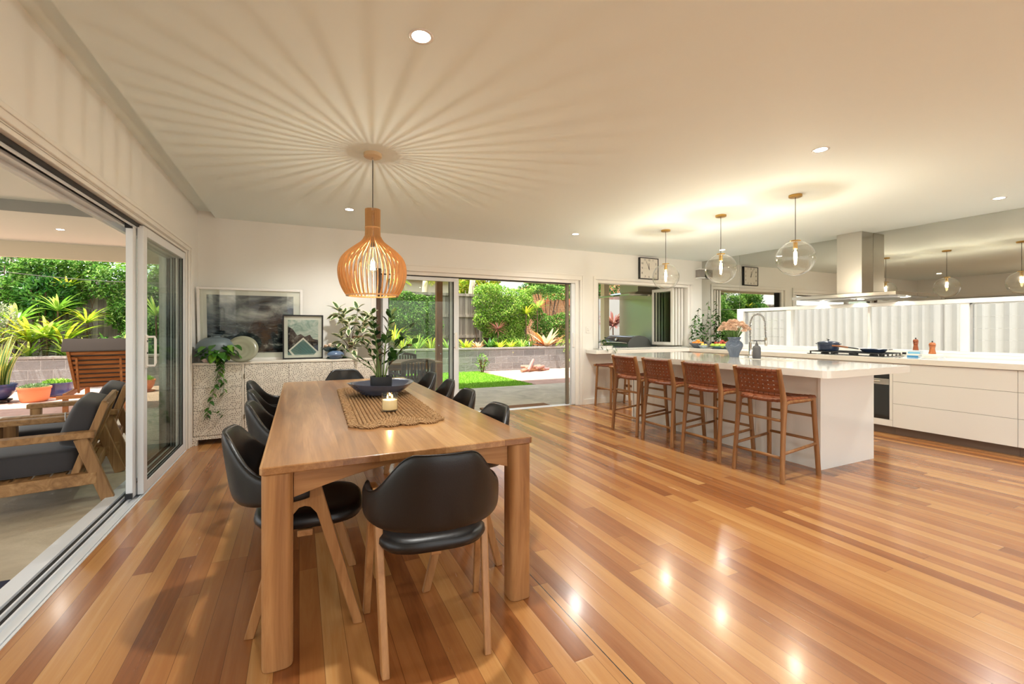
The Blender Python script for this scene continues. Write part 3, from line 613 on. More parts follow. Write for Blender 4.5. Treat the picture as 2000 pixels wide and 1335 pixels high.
for k in range(60):
    a=R2.uniform(0,2*PI); z=CZ+R2.uniform(.24,.36); r_=.02+.30*(z-CZ-.2); sb.blade((vx+r_*math.cos(a),vy+r_*math.sin(a),z),(math.cos(a)*.7,math.sin(a)*.7,.8),.07,.008,.3,3)
sb.build('stems',plain('flower_stem',(104,140,66),.5),t)
# range hood
HX=XR-.008
t=thing('range_hood','stainless steel range hood with square chimney fixed to the mirrored wall','range hood',(6.7,3.49,1.66))
B().box(6.69,HX,3.338,3.642,1.70,H-.001).build('chimney',STEEL,t,bevel=.002)
b=B(); v=[(6.45,2.86,1.665),(HX,2.86,1.665),(HX,4.11,1.665),(6.45,4.11,1.665),(6.45,2.86,1.705),(HX,2.86,1.705),(HX,4.11,1.705),(6.45,4.11,1.705),(6.68,3.32,1.735),(HX,3.32,1.735),(HX,3.66,1.735),(6.68,3.66,1.735)]
b.add(v,[(0,3,2,1),(0,1,5,4),(1,2,6,5),(2,3,7,6),(3,0,4,7),(4,5,9,8),(5,6,10,9),(6,7,11,10),(7,4,8,11),(8,9,10,11)]); b.build('canopy',STEEL2,t)
B().box(6.50,6.9,2.95,3.45,1.655,1.6649).box(6.50,6.9,3.52,4.02,1.655,1.6649).build('grease_filter',ALUG,t,bevel=.002)
hl=B()
for y in (3.0,3.485,3.97): hl.lathe([(0,1.6545),(.026,1.6545)],(6.93,y,0),16)
hl.build('hood_light',emis('hood_light_lens',(255,246,230),20),t)
for y in (3.0,3.485,3.97):
    l=bpy.data.lights.new('hood_beam','SPOT'); l.energy=7*LAMP; l.spot_size=math.radians(130); l.spot_blend=1; l.shadow_soft_size=.025; l.color=(1,.93,.82)
    ob=bpy.data.objects.new('hood_beam',l); COL.objects.link(ob); ob.parent=t; ob.location=MW[t].inverted()@Vector((6.93,y,1.645))
# cooktop, pot, pan
t=thing('gas_cooktop','black gas cooktop with cast iron grates set in the bench under the hood','cooktop',(6.6,3.42,CZ))
B().box(6.38,6.86,2.95,3.86,CZ+.0005,CZ+.008).build('glass_base',plain('cooktop_glass',(40,40,42),.1,coat=.5),t,bevel=.003)
IRON=plain('cast_iron',(36,37,40),.55)
burn=[(6.52,3.70),(6.74,3.70),(6.62,3.40),(6.52,3.12),(6.74,3.12)]
for x,y in burn:
    B().lathe([(0,.008),(.045,.008),(.045,.02),(.03,.026),(0,.027)],(x,y,CZ),18).build('burner',IRON,t,smooth=True,angle=40)
for y0,y1 in ((2.99,3.25),(3.27,3.54),(3.56,3.83)):
    g=B()
    for x in (6.42,6.63,6.84): g.box(x-.006,x+.006,y0,y1,CZ+.030,CZ+.042)
    for y in (y0,(y0+y1)/2,y1): g.box(6.42,6.84,y-.006,y+.006,CZ+.030,CZ+.042)
    for x in (6.42,6.84):
        for y in (y0,y1): g.box(x-.007,x+.007,y-.007,y+.007,CZ+.0085,CZ+.042)
    g.build('grate',IRON,t)
for k in range(5): B().lathe([(0,.008),(.017,.008),(.015,.03),(0,.031)],(6.455+.09*k,2.968,CZ),14).build('control_knob',STEEL2,t,smooth=True,angle=40)
NV=plain('navy_enamel',(42,56,80),.25,coat=.4)
t=thing('casserole_pot','round navy enamelled casserole with lid on the cooktop','pot',(6.58,3.69,CZ+.0425))
B().lathe(lathp([(0,0),(.10,0),(.118,.015),(.124,.06),(.126,.105)],3)+[(.12,.105),(.12,.1)],(6.58,3.69,CZ+.0425),36).build('pot_body',NV,t,smooth=True)
b=B(); b.lathe([(.129,.106),(.13,.112),(.10,.125),(.03,.135),(0,.136)],(6.58,3.69,CZ+.0425),36); b.build('lid',NV,t,smooth=True)
B().lathe([(0,.136),(.009,.137),(.009,.15),(.024,.156),(.024,.163),(0,.165)],(6.58,3.69,CZ+.0425),16).build('lid_knob',STEEL2,t,smooth=True)
for s in (-1,1): B().grid(lambda u,v,s=s:(6.58+(-.045+.09*u),3.69+s*(.122+.045*math.sin(PI*u)*(1 if v<.5 else .6)) ,CZ+.0425+.09+.008*math.sin(2*PI*v)),8,8).build('loop_handle',NV,t,smooth=True)
t=thing('frying_pan','shallow navy frying pan with a timber handle resting on the cooktop','pan',(6.6,3.16,CZ+.0425))
B().lathe(lathp([(0,.0),(.10,.0),(.125,.02),(.142,.042)],3)+[(.148,.043),(.138,.04),(.12,.02),(.09,.006),(0,.006)],(6.6,3.16,CZ+.0425),36).build('pan_body',NV,t,smooth=True)
B().tube([(6.54,3.30,CZ+.082),(6.50,3.40,CZ+.098)],.008,8).build('handle_ferrule',IRON,t)
B().tube([(6.50,3.40,CZ+.098),(6.46,3.49,CZ+.112),(6.43,3.56,CZ+.118)],[.010,.013,.011],8).build('handle',plain('handle_wood',(150,92,54),.5),t)
B().tube([(6.66,3.02,CZ+.083),(6.665,2.99,CZ+.085),(6.62,2.99,CZ+.085),(6.62,3.01,CZ+.083)],.005,6).build('helper_handle',IRON,t)
# books, mills
BW=plain('book_pages',(238,234,226),.6)
def bookbox(x,y,z,w,d,h,rot,cover,label,nm='book'):
    t=thing(nm,label,'book',(x,y,z),rot,'cookbooks stacked beside the cooktop'); L=MW[t]
    def bb(b,x0,x1,y0,y1,z0,z1):
        k=len(b.v); b.box(x0,x1,y0,y1,z0,z1); b.v[k:]=[tuple(L@Vector(q)) for q in b.v[k:]]; return b
    b=B(); bb(b,-w/2,w/2,-d/2,d/2,0,.003); bb(b,-w/2,w/2,-d/2,d/2,h-.003,h); bb(b,-w/2,-w/2+.003,-d/2,d/2,.003,h-.003); b.build('cover',cover,t)
    b=B(); bb(b,-w/2+.004,w/2-.004,-d/2+.003,d/2-.003,.0035,h-.0035); b.build('pages',BW,t); return t
z=CZ+.0005
for k,(h,c,lab) in enumerate(((.022,(60,140,190),'pale blue-striped cookbook at the bottom of the stack by the pepper mills'),(.02,(236,232,224),'white cookbook in the middle of the stack by the pepper mills'),(.022,(120,186,220),'light blue cookbook in the upper part of the stack by the pepper mills'),(.018,(196,208,216),'grey-white cookbook on top of the stack, under the dark wooden mill'))):
    bookbox(6.72,2.78,z,.15,.11,h,.08*k,plain('cover_%d'%k,c,.4),lab); z+=h+.0005
def mill(x,y,z,c,h,label):
    m=plain('mill_wood',c,.35,var=.12,coat=.2); t=thing('pepper_mill',label,'pepper mill',(x,y,z),0,'wooden pepper mills'); s=h/.15
    B().lathe(lathp([(0,0),(.027,0),(.028,.01),(.022,.05),(.021,.065),(.026,.09),(.027,.095),(0,.096)],3),(x,y,z),20,s,s).build('mill_body',m,t,smooth=True,angle=50)
    B().lathe([(a*1,b_*1) for a,b_ in lathp([(0,.097),(.024,.097),(.027,.112),(.02,.128),(.008,.134),(0,.134)],3)],(x,y,z),20,s,s).build('mill_head',m,t,smooth=True)
    B().lathe([(0,.134),(.005,.135),(.008,.142),(.005,.149),(0,.15)],(x,y,z),12).build('finial',IRON,t,smooth=True)
mill(6.72,2.78,z,(148,74,36),.145,'dark reddish wooden pepper mill standing on the stack of cookbooks')
mill(6.66,2.60,CZ+.0505,(178,104,56),.175,'taller lighter wooden pepper mill standing on the low cream box')
t=thing('cream_box','low cream box on a white tray on the kitchen bench right of the books','box',(6.62,2.60,CZ))
B().box(6.53,6.71,2.50,2.66,CZ+.0005,CZ+.012).build('tray',WHITEC,t,bevel=.004); B().box(6.54,6.70,2.51,2.65,CZ+.0125,CZ+.05).build('lid',plain('cream_ceramic',(236,230,212),.3),t,bevel=.008)
t=thing('spice_jar','small dark-lidded jar beside the stack of cookbooks','jar',(6.70,2.885,CZ)); B().lathe([(0,.0005),(.018,.0005),(.018,.03),(0,.03)],(6.70,2.885,CZ),14).build('jar_body',CLEAR,t); B().lathe([(0,.03),(.02,.03),(.02,.055),(0,.055)],(6.70,2.885,CZ),14).build('jar_lid',BLACKP,t)
# fruit bowls in the corner
def bowl(x,y,r,h,mat,label,cat='bowl',nm='bowl',foot=.45,z=CZ+.0005,n=32):
    o=B().lathe(lathp([(0,.0),(r*foot,.0),(r*.72,h*.4),(r,h)],4)+[(r*.985,h*1.01),(r*.70,h*.42+.006),(r*foot*.9,.007),(0,.007)],(x,y,z),n).build(nm,mat,smooth=True); return tag(o,label,cat)
bowl(6.52,5.86,.155,.085,plain('slate_bowl',(92,98,108),.4),'dark grey bowl of oranges in the bench corner')
bowl(6.42,5.66,.082,.055,plain('pale_blue_dish',(160,172,176),.35),'small pale dish of lemons in front of the orange bowl')
bowl(6.56,5.44,.16,.045,plain('teal_plate',(88,122,128),.25,coat=.3),'shallow teal plate of green apples on the bench',nm='plate',cat='plate')
bowl(6.78,5.58,.15,.075,plain('dark_bowl',(48,46,50),.35),'dark bowl of red apples against the mirror')
def fruit(nm,cat,pos,r,mat,stemc,label,group,sq=.9):
    x,y,z=pos; t=thing(nm,label,cat,(x,y,z-r),0,group)
    B().lathe([(r*math.sin(PI*i/12)*(1+.05*math.sin(PI*i/12)),-r*sq*math.cos(PI*i/12)+(-.12*r if i==12 else 0)*0) for i in range(13)],(x,y,z),18).build('flesh',mat,t,smooth=True)
    B().tube([(x,y,z+r*sq*.95),(x+.003,y,z+r*sq+.008)],.0018,5).build('stalk',stemc,t); return t
ORF=plain('orange_peel',(238,142,48),.45,bump=.3,bscale=300); LEMF=plain('lemon_peel',(226,208,110),.45,bump=.2,bscale=300)
GAP=plain('green_apple_skin',(176,200,72),.3,var=.08,coat=.2); RAP=plain('red_apple_skin',(168,70,48),.3,var=.25,coat=.2)
for k,(a,b_,c) in enumerate(((-.07,.03,.0),(-.02,-.06,.0),(.05,.05,.0),(.06,-.03,.0),(-.01,.07,.0),(0,0,.04),(-.085,-.035,.01))):
    fruit('orange_fruit','orange',(6.52+a,5.86+b_,CZ+.078+c),.036,ORF,STEMB,'orange heaped in the dark grey bowl in the bench corner','oranges in the grey bowl')
for k,(a,b_) in enumerate(((-.035,-.01),(.03,-.025),(.01,.035),(-.015,.0))): fruit('lemon','lemon',(6.42+a,5.66+b_,CZ+.058+(.01 if k==3 else 0)),.024,LEMF,STEMB,'small pale lemon in the little dish before the oranges','lemons in the small dish',.85)
for k,(a,b_) in enumerate(((-.07,.08),(-.08,-.01),(-.05,-.095),(.03,.03),(.04,-.06))): fruit('green_apple','apple',(6.56+a,5.44+b_,CZ+.052),.041,GAP,STEMB,('green apple at the left of the teal plate','yellow-green apple in the middle front of the teal plate','green apple at the right of the teal plate','green apple at the back left of the teal plate','green apple at the back right of the teal plate')[k],'green apples on the teal plate')
for k,(a,b_,c) in enumerate(((-.06,.06,0),(-.07,-.03,0),(.02,.0,.03),(.0,-.085,0),(.05,.06,0))): fruit('red_apple','apple',(6.78+a,5.58+b_,CZ+.082+c),.038,RAP,STEMB,'red apple in the dark bowl against the mirror','red apples in the dark bowl')
# ================================================================== DINING TABLE
TX0,TX1,TY0,TY1,TZ=-.131,.984,1.835,4.70,.75
t=thing('dining_table','long pale oak dining table with thick rounded legs','dining table',((TX0+TX1)/2,(TY0+TY1)/2,0))
B().prism(rrect(TX0,TX1,TY0,TY1,.022,5),TZ-.030,TZ).build('tabletop',OAK,t,bevel=.004)
def legpoly(cx,cy,h=.053,n=28):
    P=[]
    for i in range(n):
        a=2*PI*i/n; c,s=math.cos(a),math.sin(a); e=.55; P.append((cx+h*math.copysign(abs(c)**e,c),cy+h*math.copysign(abs(s)**e,s)))
    return P
for x in (TX0+.058,TX1-.058):
    for y in (TY0+.058,TY1-.058):
        B().prism(legpoly(x,y),0.001,TZ-.0305).build('leg',OAKL,t,bevel=.004)
def apron(a0,a1,fixed,axis):
    n=16; top=[];bot=[]
    for i in range(n+1):
        u=a0+(a1-a0)*i/n; q=abs(2*i/n-1); top.append((u,TZ-.031)); bot.append((u,TZ-.031-.02-.085*q**1.6))
    P=top+bot[::-1]
    if axis=='x': fn=lambda a,b,c:(a,c,b)
    else: fn=lambda a,b,c:(c,a,b)
    return B().prism(P,fixed-.011,fixed+.011,fn)
for y in (TY0+.055,TY1-.055): apron(TX0+.112,TX1-.112,y,'x').build('apron',OAKX,t,bevel=.002)
for x in (TX0+.055,TX1-.055): apron(TY0+.112,TY1-.112,x,'y').build('apron',OAKX,t,bevel=.002)
# ================================================================== DINING CHAIRS
def make_chair():
    t=thing('dining_chair','x','chair',(0,0,0),0,'black leather dining chairs around the table')
    for s in (-1,1):
        O=[(-.225,0.0),(-.062,.600),(-.052,.622),(.052,.622),(.062,.600),(.225,0.0),(.188,0.0),(.062,.43),(.045,.485),(.022,.512),(0,.518),(-.022,.512),(-.045,.485),(-.062,.43),(-.188,0.0)]
        fn=lambda y,z,c,s=s:(s*(.220+.14*y+c),y,z)
        b=B(); b.prism(O,-.014,.014,fn)
        if s<0: b.f=[q[::-1] for q in b.f]
        b.build('side_frame',OAKL,t,bevel=.004)
    B().box(-.215,.215,-.03,.03,.385,.412).box(-.02,.02,-.16,.19,.3851,.4119).build('seat_frame',OAKX,t,bevel=.004)
    # seat cushion
    def seat(u,v):
        a=2*PI*u; c,s_=math.cos(a),math.sin(a); e=.62; X=.222*math.copysign(abs(c)**e,c); Y=.015+.225*math.copysign(abs(s_)**e,s_); X*=1+.12*(Y)
        k=[(.0,0.412),(.80,.412),(.95,.418),(1.0,.436),(.985,.455),(.93,.468),(.75,.474),(.4,.468),(0,.466)]
        p=v*(len(k)-1); i=min(int(p),len(k)-2); q=p-i; f=k[i][0]*(1-q)+k[i+1][0]*q; z=k[i][1]*(1-q)+k[i+1][1]*q
        return (X*f,.015+(Y-.015)*f,z+.012*max(0,(Y*f/.22))**2*0)
    B().grid(seat,40,16,closeu=True).build('seat',LEATHER,t,smooth=True)
    def sm(x,a,b): q=min(1,max(0,(x-a)/(b-a))); return q*q*(3-2*q)
    def ztop(u): return .815-.168*sm(abs(plan(u)[0]),.085,.252)**1.3
    def zbot(u): return .528+.020*sm(abs(u),.35,1)
    def plan(u):
        a=u*math.radians(106); c=math.cos(a); s_=math.sin(a); e=.92
        return .252*math.copysign(abs(s_)**e,s_), -.045-.235*(math.copysign(abs(c)**.95,c))
    def shell(u,v):
        u=2*u-1; uu=max(-.985,min(.985,u)); 
        x,y=plan(uu); x2,y2=plan(uu+.01); tx,ty=x2-x,y2-y; l=math.hypot(tx,ty); nx,ny=ty/l,-tx/l
        zt,zb=ztop(uu),zbot(uu); endf=1-abs(uu)**14*.75; zc=(zt+zb)/2; hz=(zt-zb)/2*(1-.18*abs(uu)**10); th=.0185*endf
        a=2*PI*v; ca,sa=math.cos(a),math.sin(a); oz=hz*math.copysign(abs(sa)**.45,sa); on=th*math.copysign(abs(ca)**.8,ca)
        z=zc+oz; lean=-.075*(z-.53)*max(0,math.cos(uu*1.6))/.27*.9
        return (x+nx*on, y+ny*on+lean*(.6 if uu*uu<1 else 1), z)
    b=B(); b.grid(shell,72,28,closev=True)
    k=28; b.f.append(tuple(range(k-1,-1,-1))); b.f.append(tuple(72*k+i for i in range(k)))
    b.build('backrest',LEATHER,t,smooth=True,angle=70)
    # welt seam running along the rim
    pp=[]; 
    for i in range(61):
        u=i/60; p=shell(u,.205); pp.append((p[0]*1.0,p[1],p[2]+.0015))
    B().tube(pp,.0028,6).build('seam_piping',LEATHER,t,smooth=True)
    return t
CH=make_chair()
places=[((.492,1.83),math.radians(-6.5),'black leather dining chair at the near end of the table, seen from behind'),
 ((.035,2.27),-PI/2-.06,'black leather dining chair nearest on the left, beside the near table leg'),
 ((.045,3.06),-PI/2,'black leather dining chair, second along the left side of the table'),
 ((.0,3.66),-PI/2+.05,'black leather dining chair, third along the left side of the table'),
 ((-.06,4.27),-PI/2-.04,'black leather dining chair at the far left, nearest the sideboard drawers'),
 ((.745,2.36),PI/2+.03,'black leather dining chair nearest on the right side of the table'),
 ((.80,3.04),PI/2,'black leather dining chair, second along the right side of the table'),
 ((.865,3.70),PI/2-.06,'black leather dining chair, third along the right side of the table'),
 ((.90,4.38),PI/2+.04,'black leather dining chair at the far right, nearest the sliding door'),
 ((.44,4.82),PI,'black leather dining chair at the far end of the table, before the sideboard')]
for i,((x,y),rz,lab) in enumerate(places):
    if i==0: CH.location=(x,y,0); CH.rotation_euler=(0,0,rz); CH['label']=lab
    else: dup(CH,(x,y,0),rz,lab)
# ================================================================== ON THE TABLE
JUTE=M_('jute'); v=JUTE.obj(); wv=JUTE.n('ShaderNodeTexWave',wave_type='BANDS',bands_direction='DIAGONAL'); JUTE.t.links.new(v,wv.inputs[0]); wv.inputs['Scale'].default_value=45; wv.inputs['Distortion'].default_value=3.5
nn=JUTE.noise(v,60,4,.7); JUTE.pbr(JUTE.ramp(JUTE.math('ADD',JUTE.math('MULTIPLY',nn,.6),JUTE.math('MULTIPLY',wv.outputs[1],.4)),[(.25,(112,80,50)),(.5,(168,128,86)),(.8,(210,176,132))]),.85,0,.2,JUTE.bump(JUTE.math('ADD',wv.outputs[1],nn),.7,.006)); JUTE=JUTE.m
t=thing('jute_table_runner','braided jute runner with scalloped edges along the middle of the dining table','table runner',(.50,3.13,TZ),math.radians(-2.0))
L=MW[t]; hw,hl=.20,.76
def tl(x,y,z): return tuple(L@Vector((x,y,z)))
b=B(); b.box(-hw,hw,-hl,hl,.001,.006); b.v=[tl(*q) for q in b.v]; b.build('mat',JUTE,t)
b=B()
for k in range(9):   # nested braids
    o_=.022*k+.011
    if hw-o_<.01: break
    x,y=hw-o_,hl-o_; pts=[]
    for a,c,d,e in ((-x,-y,x,-y),(x,-y,x,y),(x,y,-x,y),(-x,y,-x,-y)):
        nseg=max(2,int(math.hypot(d-a,e-c)/.03))
        for i in range(nseg): q=i/nseg; pts.append(tl(a+(d-a)*q,c+(e-c)*q,.0062+.0012*((i%2)*2-1)))
    b.tube(pts,.0095,6,closed=True)
b.build('braid',JUTE,t,smooth=True)
b=B(); 
def scal(cx,cy,w,a0):
    for rr in (w,w*.62,w*.3):
        pts=[tl(cx+rr*math.cos(a0+PI*i/10),cy+rr*math.sin(a0+PI*i/10),.0072) for i in range(11)]
        b.tube(pts,.0085,6)
n=17
for i in range(n):
    y=-hl+2*hl*(i+.5)/n
    scal(hw,y,hl/n,-PI/2); scal(-hw,y,hl/n,PI/2)
for i in range(4):
    x=-hw+2*hw*(i+.5)/4; scal(x,-hl,hw/4,PI); scal(x,hl,hw/4,0)
b.build('scalloped_edge',JUTE,t,smooth=True)
zt=TZ+.0165
t=thing('ceramic_bowl','wide dark blue-grey glazed bowl holding the black plant pot on the jute runner','bowl',(.545,3.42,zt)); bx,by=.545,3.42
def bw(u,v):
    a=2*PI*u; k=[(0,.0),(.11,.0),(.13,.006),(.19,.045),(.232,.082),(.238,.088),(.228,.086),(.19,.055),(.12,.013),(0,.012)]
    p=v*(len(k)-1); i=min(int(p),len(k)-2); q=p-i; r=k[i][0]*(1-q)+k[i+1][0]*q; z=k[i][1]*(1-q)+k[i+1][1]*q; r*=1+.02*math.sin(3*a+1)*(z/.08)
    return (bx+r*math.cos(a),by+r*math.sin(a)*.97,zt+z+.006*math.sin(2*a+.5)*(z/.08))
B().grid(bw,48,27,closeu=True).build('bowl_body',NAVY,t,smooth=True)
pz=zt+.0135
t=thing('potted_foliage_plant','leafy plant in a matt black pot standing in the blue bowl on the dining table','plant',(.55,3.42,pz)); cx,cy=.55,3.42
B().lathe([(0,.0),(.070,.0),(.076,.01),(.079,.115),(.079,.12),(.072,.12),(.071,.10)],(cx,cy,pz),32).build('pot',BLKPOT,t,smooth=True,angle=50)
B().lathe([(0,.102),(.0715,.1)],(cx,cy,pz),24).build('potting_soil',SOIL,t)
zs=B(); P_=[];D_=[];L_=[];W_=[]; lf=B()
def zstem(a,h,out,n,ll,lw,bend=.5,r0=.0042):
    pts=[];x0,y0=cx+.03*math.cos(a),cy+.03*math.sin(a)
    for i in range(11):
        q=i/10; rr=out*q**(1.5+bend); pts.append(Vector((x0+rr*math.cos(a),y0+rr*math.sin(a),pz+.09+h*q-out*.15*q*q)))
    zs.tube(pts,[r0*(1-.6*i/10) for i in range(11)],6)
    for k in range(n):
        q=.38+.62*k/(n-1); i=min(9,int(q*10)); p=pts[i].lerp(pts[i+1],q*10-i); tt=(pts[i+1]-pts[i]).normalized(); sd=tt.cross(Vector((math.sin(a),-math.cos(a),.2))).normalized(); s=1 if k%2 else -1
        sd2=Vector((-math.sin(a),math.cos(a),0)); dv=(sd2*s*.9+tt*.7+Vector((rnd.uniform(-.3,.3),rnd.uniform(-.3,.3),rnd.uniform(-.1,.4)))).normalized()
        lf.blade(p,dv,ll*rnd.uniform(.85,1.1),lw,.12,5,.12,base=.12,peak=.5,twist=rnd.uniform(-.8,.8))
for a,h,o_,n,ll,lw in ((2.6,.40,.20,11,.062,.030),(3.1,.30,.30,13,.055,.012),(2.9,.22,.24,9,.05,.011),(.2,.36,.16,9,.075,.042),(-.4,.30,.20,8,.08,.044),(.9,.50,.10,12,.07,.034),(1.9,.46,.10,12,.065,.032),(4.2,.40,.12,10,.06,.03),(5.2,.50,.09,12,.07,.04),(3.6,.5,.05,12,.065,.03),(0,.45,.22,9,.07,.038),(1.4,.3,.14,8,.07,.036)): zstem(a,h,o_,n,ll,lw)
zs.build('stems',STEMG,t,smooth=True); lf.build('leaves',ZZL,t,smooth=True)
t=thing('scented_candle','lit two-wick candle in a clear glass tumbler on the jute runner','candle',(.484,2.70,zt)); cx,cy=.484,2.70
B().lathe([(0,0),(.043,0),(.046,.003),(.0465,.104),(.0435,.104),(.0432,.010),(0,.008)],(cx,cy,zt),36).build('glass_tumbler',CLEAR,t,smooth=True,angle=50)
WAX=M_('candle_wax'); WAX.pbr((246,226,190),.5,0,.4,emit=(255,196,110),es=.12);  # faint emission stands in for flame light glowing through the wax
B().lathe([(0,.011),(.0428,.011),(.0428,.066),(.03,.064),(0,.064)],(cx,cy,zt),30).build('wax',WAX.m,t,smooth=True,angle=50)
FL=emis('flame',(255,190,90),9)
for s in (-1,1):
    B().tube([(cx+.013*s,cy,zt+.064),(cx+.013*s,cy,zt+.074)],.0012,5).build('wick',BLACKP,t)
    B().lathe(lathp([(0,.072),(.0045,.078),(.0042,.086),(0,.098)],4),(cx+.013*s,cy,zt),10).build('flame',FL,t,smooth=True)
plight(cx,cy,zt+.088,.35,t,(1,.6,.25),.006)
# ================================================================== BAR STOOLS
def weave(P,nu,nv,wu,amp,gap=.12):
    """interlaced straps over a parametric surface P(u,v)->Vector; returns builder"""
    b=B()
    for fam in (0,1):
        n,m=(nu,nv) if fam==0 else (nv,nu)
        for k in range(n):
            def fn(a,c,k=k,fam=fam,n=n,m=m):
                q=(k+gap/2+(1-gap)*c)/n; u,v=(q,a) if fam==0 else (a,q)
                e=1e-3; p=P(u,v); nn=(P(min(u+e,1),v)-P(max(u-e,0),v)).cross(P(u,min(v+e,1))-P(u,max(v-e,0))).normalized()
                s=math.sin(PI*a*m)*(1 if k%2 else -1)*(1 if fam else -1)
                return tuple(p+nn*amp*max(-1,min(1,1.6*s)))
            b.grid(fn,m*4,1)
    return b
def curve(pts,n=5):
    P=[Vector(p) for p in pts]; out=[]
    for i in range(len(P)-1):
        p0=P[max(i-1,0)];p1=P[i];p2=P[i+1];p3=P[min(i+2,len(P)-1)]
        for k in range(n):
            t_=k/n; out.append(.5*((2*p1)+(p2-p0)*t_+(2*p0-5*p1+4*p2-p3)*t_*t_+(3*p1-p0-3*p2+p3)*t_**3))
    out.append(P[-1]); return out
def make_stool(back=True):
    if back: t=thing('bar_stool','x','bar stool',(0,0,0),0,'woven leather bar stools along the island')
    else: t=thing('backless_stool','x','bar stool',(0,0,0),0,'backless woven stools under the window sill')
    for s in (-1,1):
        if back: pts=curve([(s*.222,-.243,.001),(s*.214,-.222,.30),(s*.206,-.198,.60),(s*.204,-.205,.70),(s*.203,-.238,.85),(s*.202,-.258,.925)],5); r=[.0195+.006*math.exp(-((p.z-.62)/.12)**2) for p in pts]
        else: pts=curve([(s*.20,-.19,.001),(s*.19,-.175,.35),(s*.18,-.165,.655)],5); r=.019
        B().tube(pts,r,10).build('leg',TEAKL,t,smooth=True,angle=60)
        fr_=curve([(s*.222,.243,.001),(s*.21,.222,.33),(s*.198,.205,.655)],4) if back else curve([(s*.20,.19,.001),(s*.19,.175,.35),(s*.18,.165,.655)],4)
        B().tube(fr_,.0195,10).build('leg',TEAKL,t,smooth=True,angle=60)
        yb=-.20 if back else -.18
        b=B(); b.tube(curve([(s*.205,yb,.61 if back else .64),(s*.204,yb+.05,.645),(s*.202,0,.648),(s*.20,.15,.652),(s*.198,.215,.662)],4),[.018]*17,8); b.build('seat_rail',TEAKX,t,smooth=True)
        B().tube([(s*(.216 if back else .194),-.228 if back else -.18,.235),(s*(.214 if back else .194),.228 if back else .18,.275)],.0125,8).build('side_stretcher',TEAKX,t,smooth=True)
    q=.205 if back else .18
    for y,z in ((.222,.30),(-.228,.20)): B().tube([(-q-.008,y if back else y*.82,z),(q+.008,y if back else y*.82,z)],.0125,8).build('stretcher',TEAKX,t,smooth=True)
    if back:
        B().tube([(-.21,.215,.505),(.21,.215,.505)],.012,8).build('stretcher',TEAKX,t,smooth=True)
        B().tube([(-.21,-.208,.50),(.21,-.208,.50)],.012,8).build('stretcher',TEAKX,t,smooth=True)
    y0,y1=(-.195,.225) if back else (-.185,.185); hx=.20 if back else .185
    def Ps(u,v): return Vector(((2*u-1)*(hx),y0+(y1-y0)*v,.672-.022*math.sin(PI*u)*(.6+.4*math.sin(PI*v))+.006*v))
    o=weave(Ps,9,8,0,.0022,.06).build('woven_seat',TAN,t); md=o.modifiers.new('thick','SOLIDIFY'); md.thickness=.003; md.offset=0
    b=B()
    for yy,zz in ((y0,.664),(y1,.672)):
        for k in range(9):
            x=-hx+2*hx*(k+.5)/9; w_=hx/9*.93; dz=-.022*math.cos(x/hx*PI/2)*.6
            b.tube([(x-w_,yy,zz+dz*.9),(x+w_,yy,zz+dz*.9)],.0145,10)
    for xx in (-hx,hx):
        for k in range(8):
            y=y0+(y1-y0)*(k+.5)/8; w_=(y1-y0)/16*.93; b.tube([(xx,y-w_,.666),(xx,y+w_,.666)],.0145,10)
    b.build('strap_wrap',TAN,t,smooth=True,angle=50)
    if back:
        def Pb(u,v): 
            z=.722+(.893-.722)*v; return Vector(((2*u-1)*.19,-.208-.047*((z-.70)/.22)-.030*math.sin(PI*u),z))
        o=weave(Pb,9,5,0,.0018,.26).build('woven_back',TAN,t); md=o.modifiers.new('thick','SOLIDIFY'); md.thickness=.003; md.offset=0
        for z in (.905,.712):
            b=B(); yb=-.208-.047*((z-.70)/.22)
            for k in range(9):
                u0,u1=(k+.04)/9,(k+.96)/9
                b.tube([((2*u-1)*.19,yb-.030*math.sin(PI*u),z) for u in (u0,(u0+u1)/2,u1)],.0155,10)
            b.build('back_wrap',TAN,t,smooth=True,angle=50)
    return t
ST=make_stool(True)
for i,(y,lab) in enumerate(((2.545,'woven tan leather bar stool nearest the viewer, at the near corner of the island'),(3.155,'woven tan leather bar stool, second from the near end of the island'),(3.75,'woven tan leather bar stool, third from the near end of the island'),(4.30,'woven tan leather bar stool farthest away along the island'))):
    if i==0: ST.location=(3.765,y,0); ST.rotation_euler=(0,0,-PI/2); ST['label']=lab
    else: dup(ST,(3.765+.01*i,y,0),-PI/2,lab)
SB=make_stool(False)
SB.location=(4.58,5.84,0); SB.rotation_euler=(0,0,PI/2); SB['label']='backless woven stool at the left end of the window sill, by the white wall'
dup(SB,(5.19,5.86,0),PI/2,'backless woven stool under the window sill, half hidden behind the bar stools')
# ================================================================== SIDEBOARD
INL=M_('carved_inlay'); c=INL.xyz(INL.obj()); sc=.185
ux=INL.math('SUBTRACT',INL.math('FRACT',INL.math('DIVIDE',INL.math('ADD',c[0],10.02),sc)),.5); uz=INL.math('SUBTRACT',INL.math('FRACT',INL.math('DIVIDE',INL.math('ADD',c[2],9.98),sc)),.5)
rr=INL.math('SQRT',INL.math('ADD',INL.math('MULTIPLY',ux,ux),INL.math('MULTIPLY',uz,uz))); th=INL.math('ARCTAN2',uz,ux)
rs=INL.math('MULTIPLY',rr,9.0); ri=INL.math('FLOOR',rs); rf=INL.math('SUBTRACT',INL.math('FRACT',rs),.5)
cnt=INL.math('ADD',6.0,INL.math('MULTIPLY',ri,5.0)); ta=INL.math('ADD',INL.math('MULTIPLY',INL.math('DIVIDE',th,2*PI),cnt),INL.math('ADD',INL.math('MULTIPLY',ri,.5),INL.math('MULTIPLY',rf,.45)))
tf=INL.math('SUBTRACT',INL.math('FRACT',ta),.5)
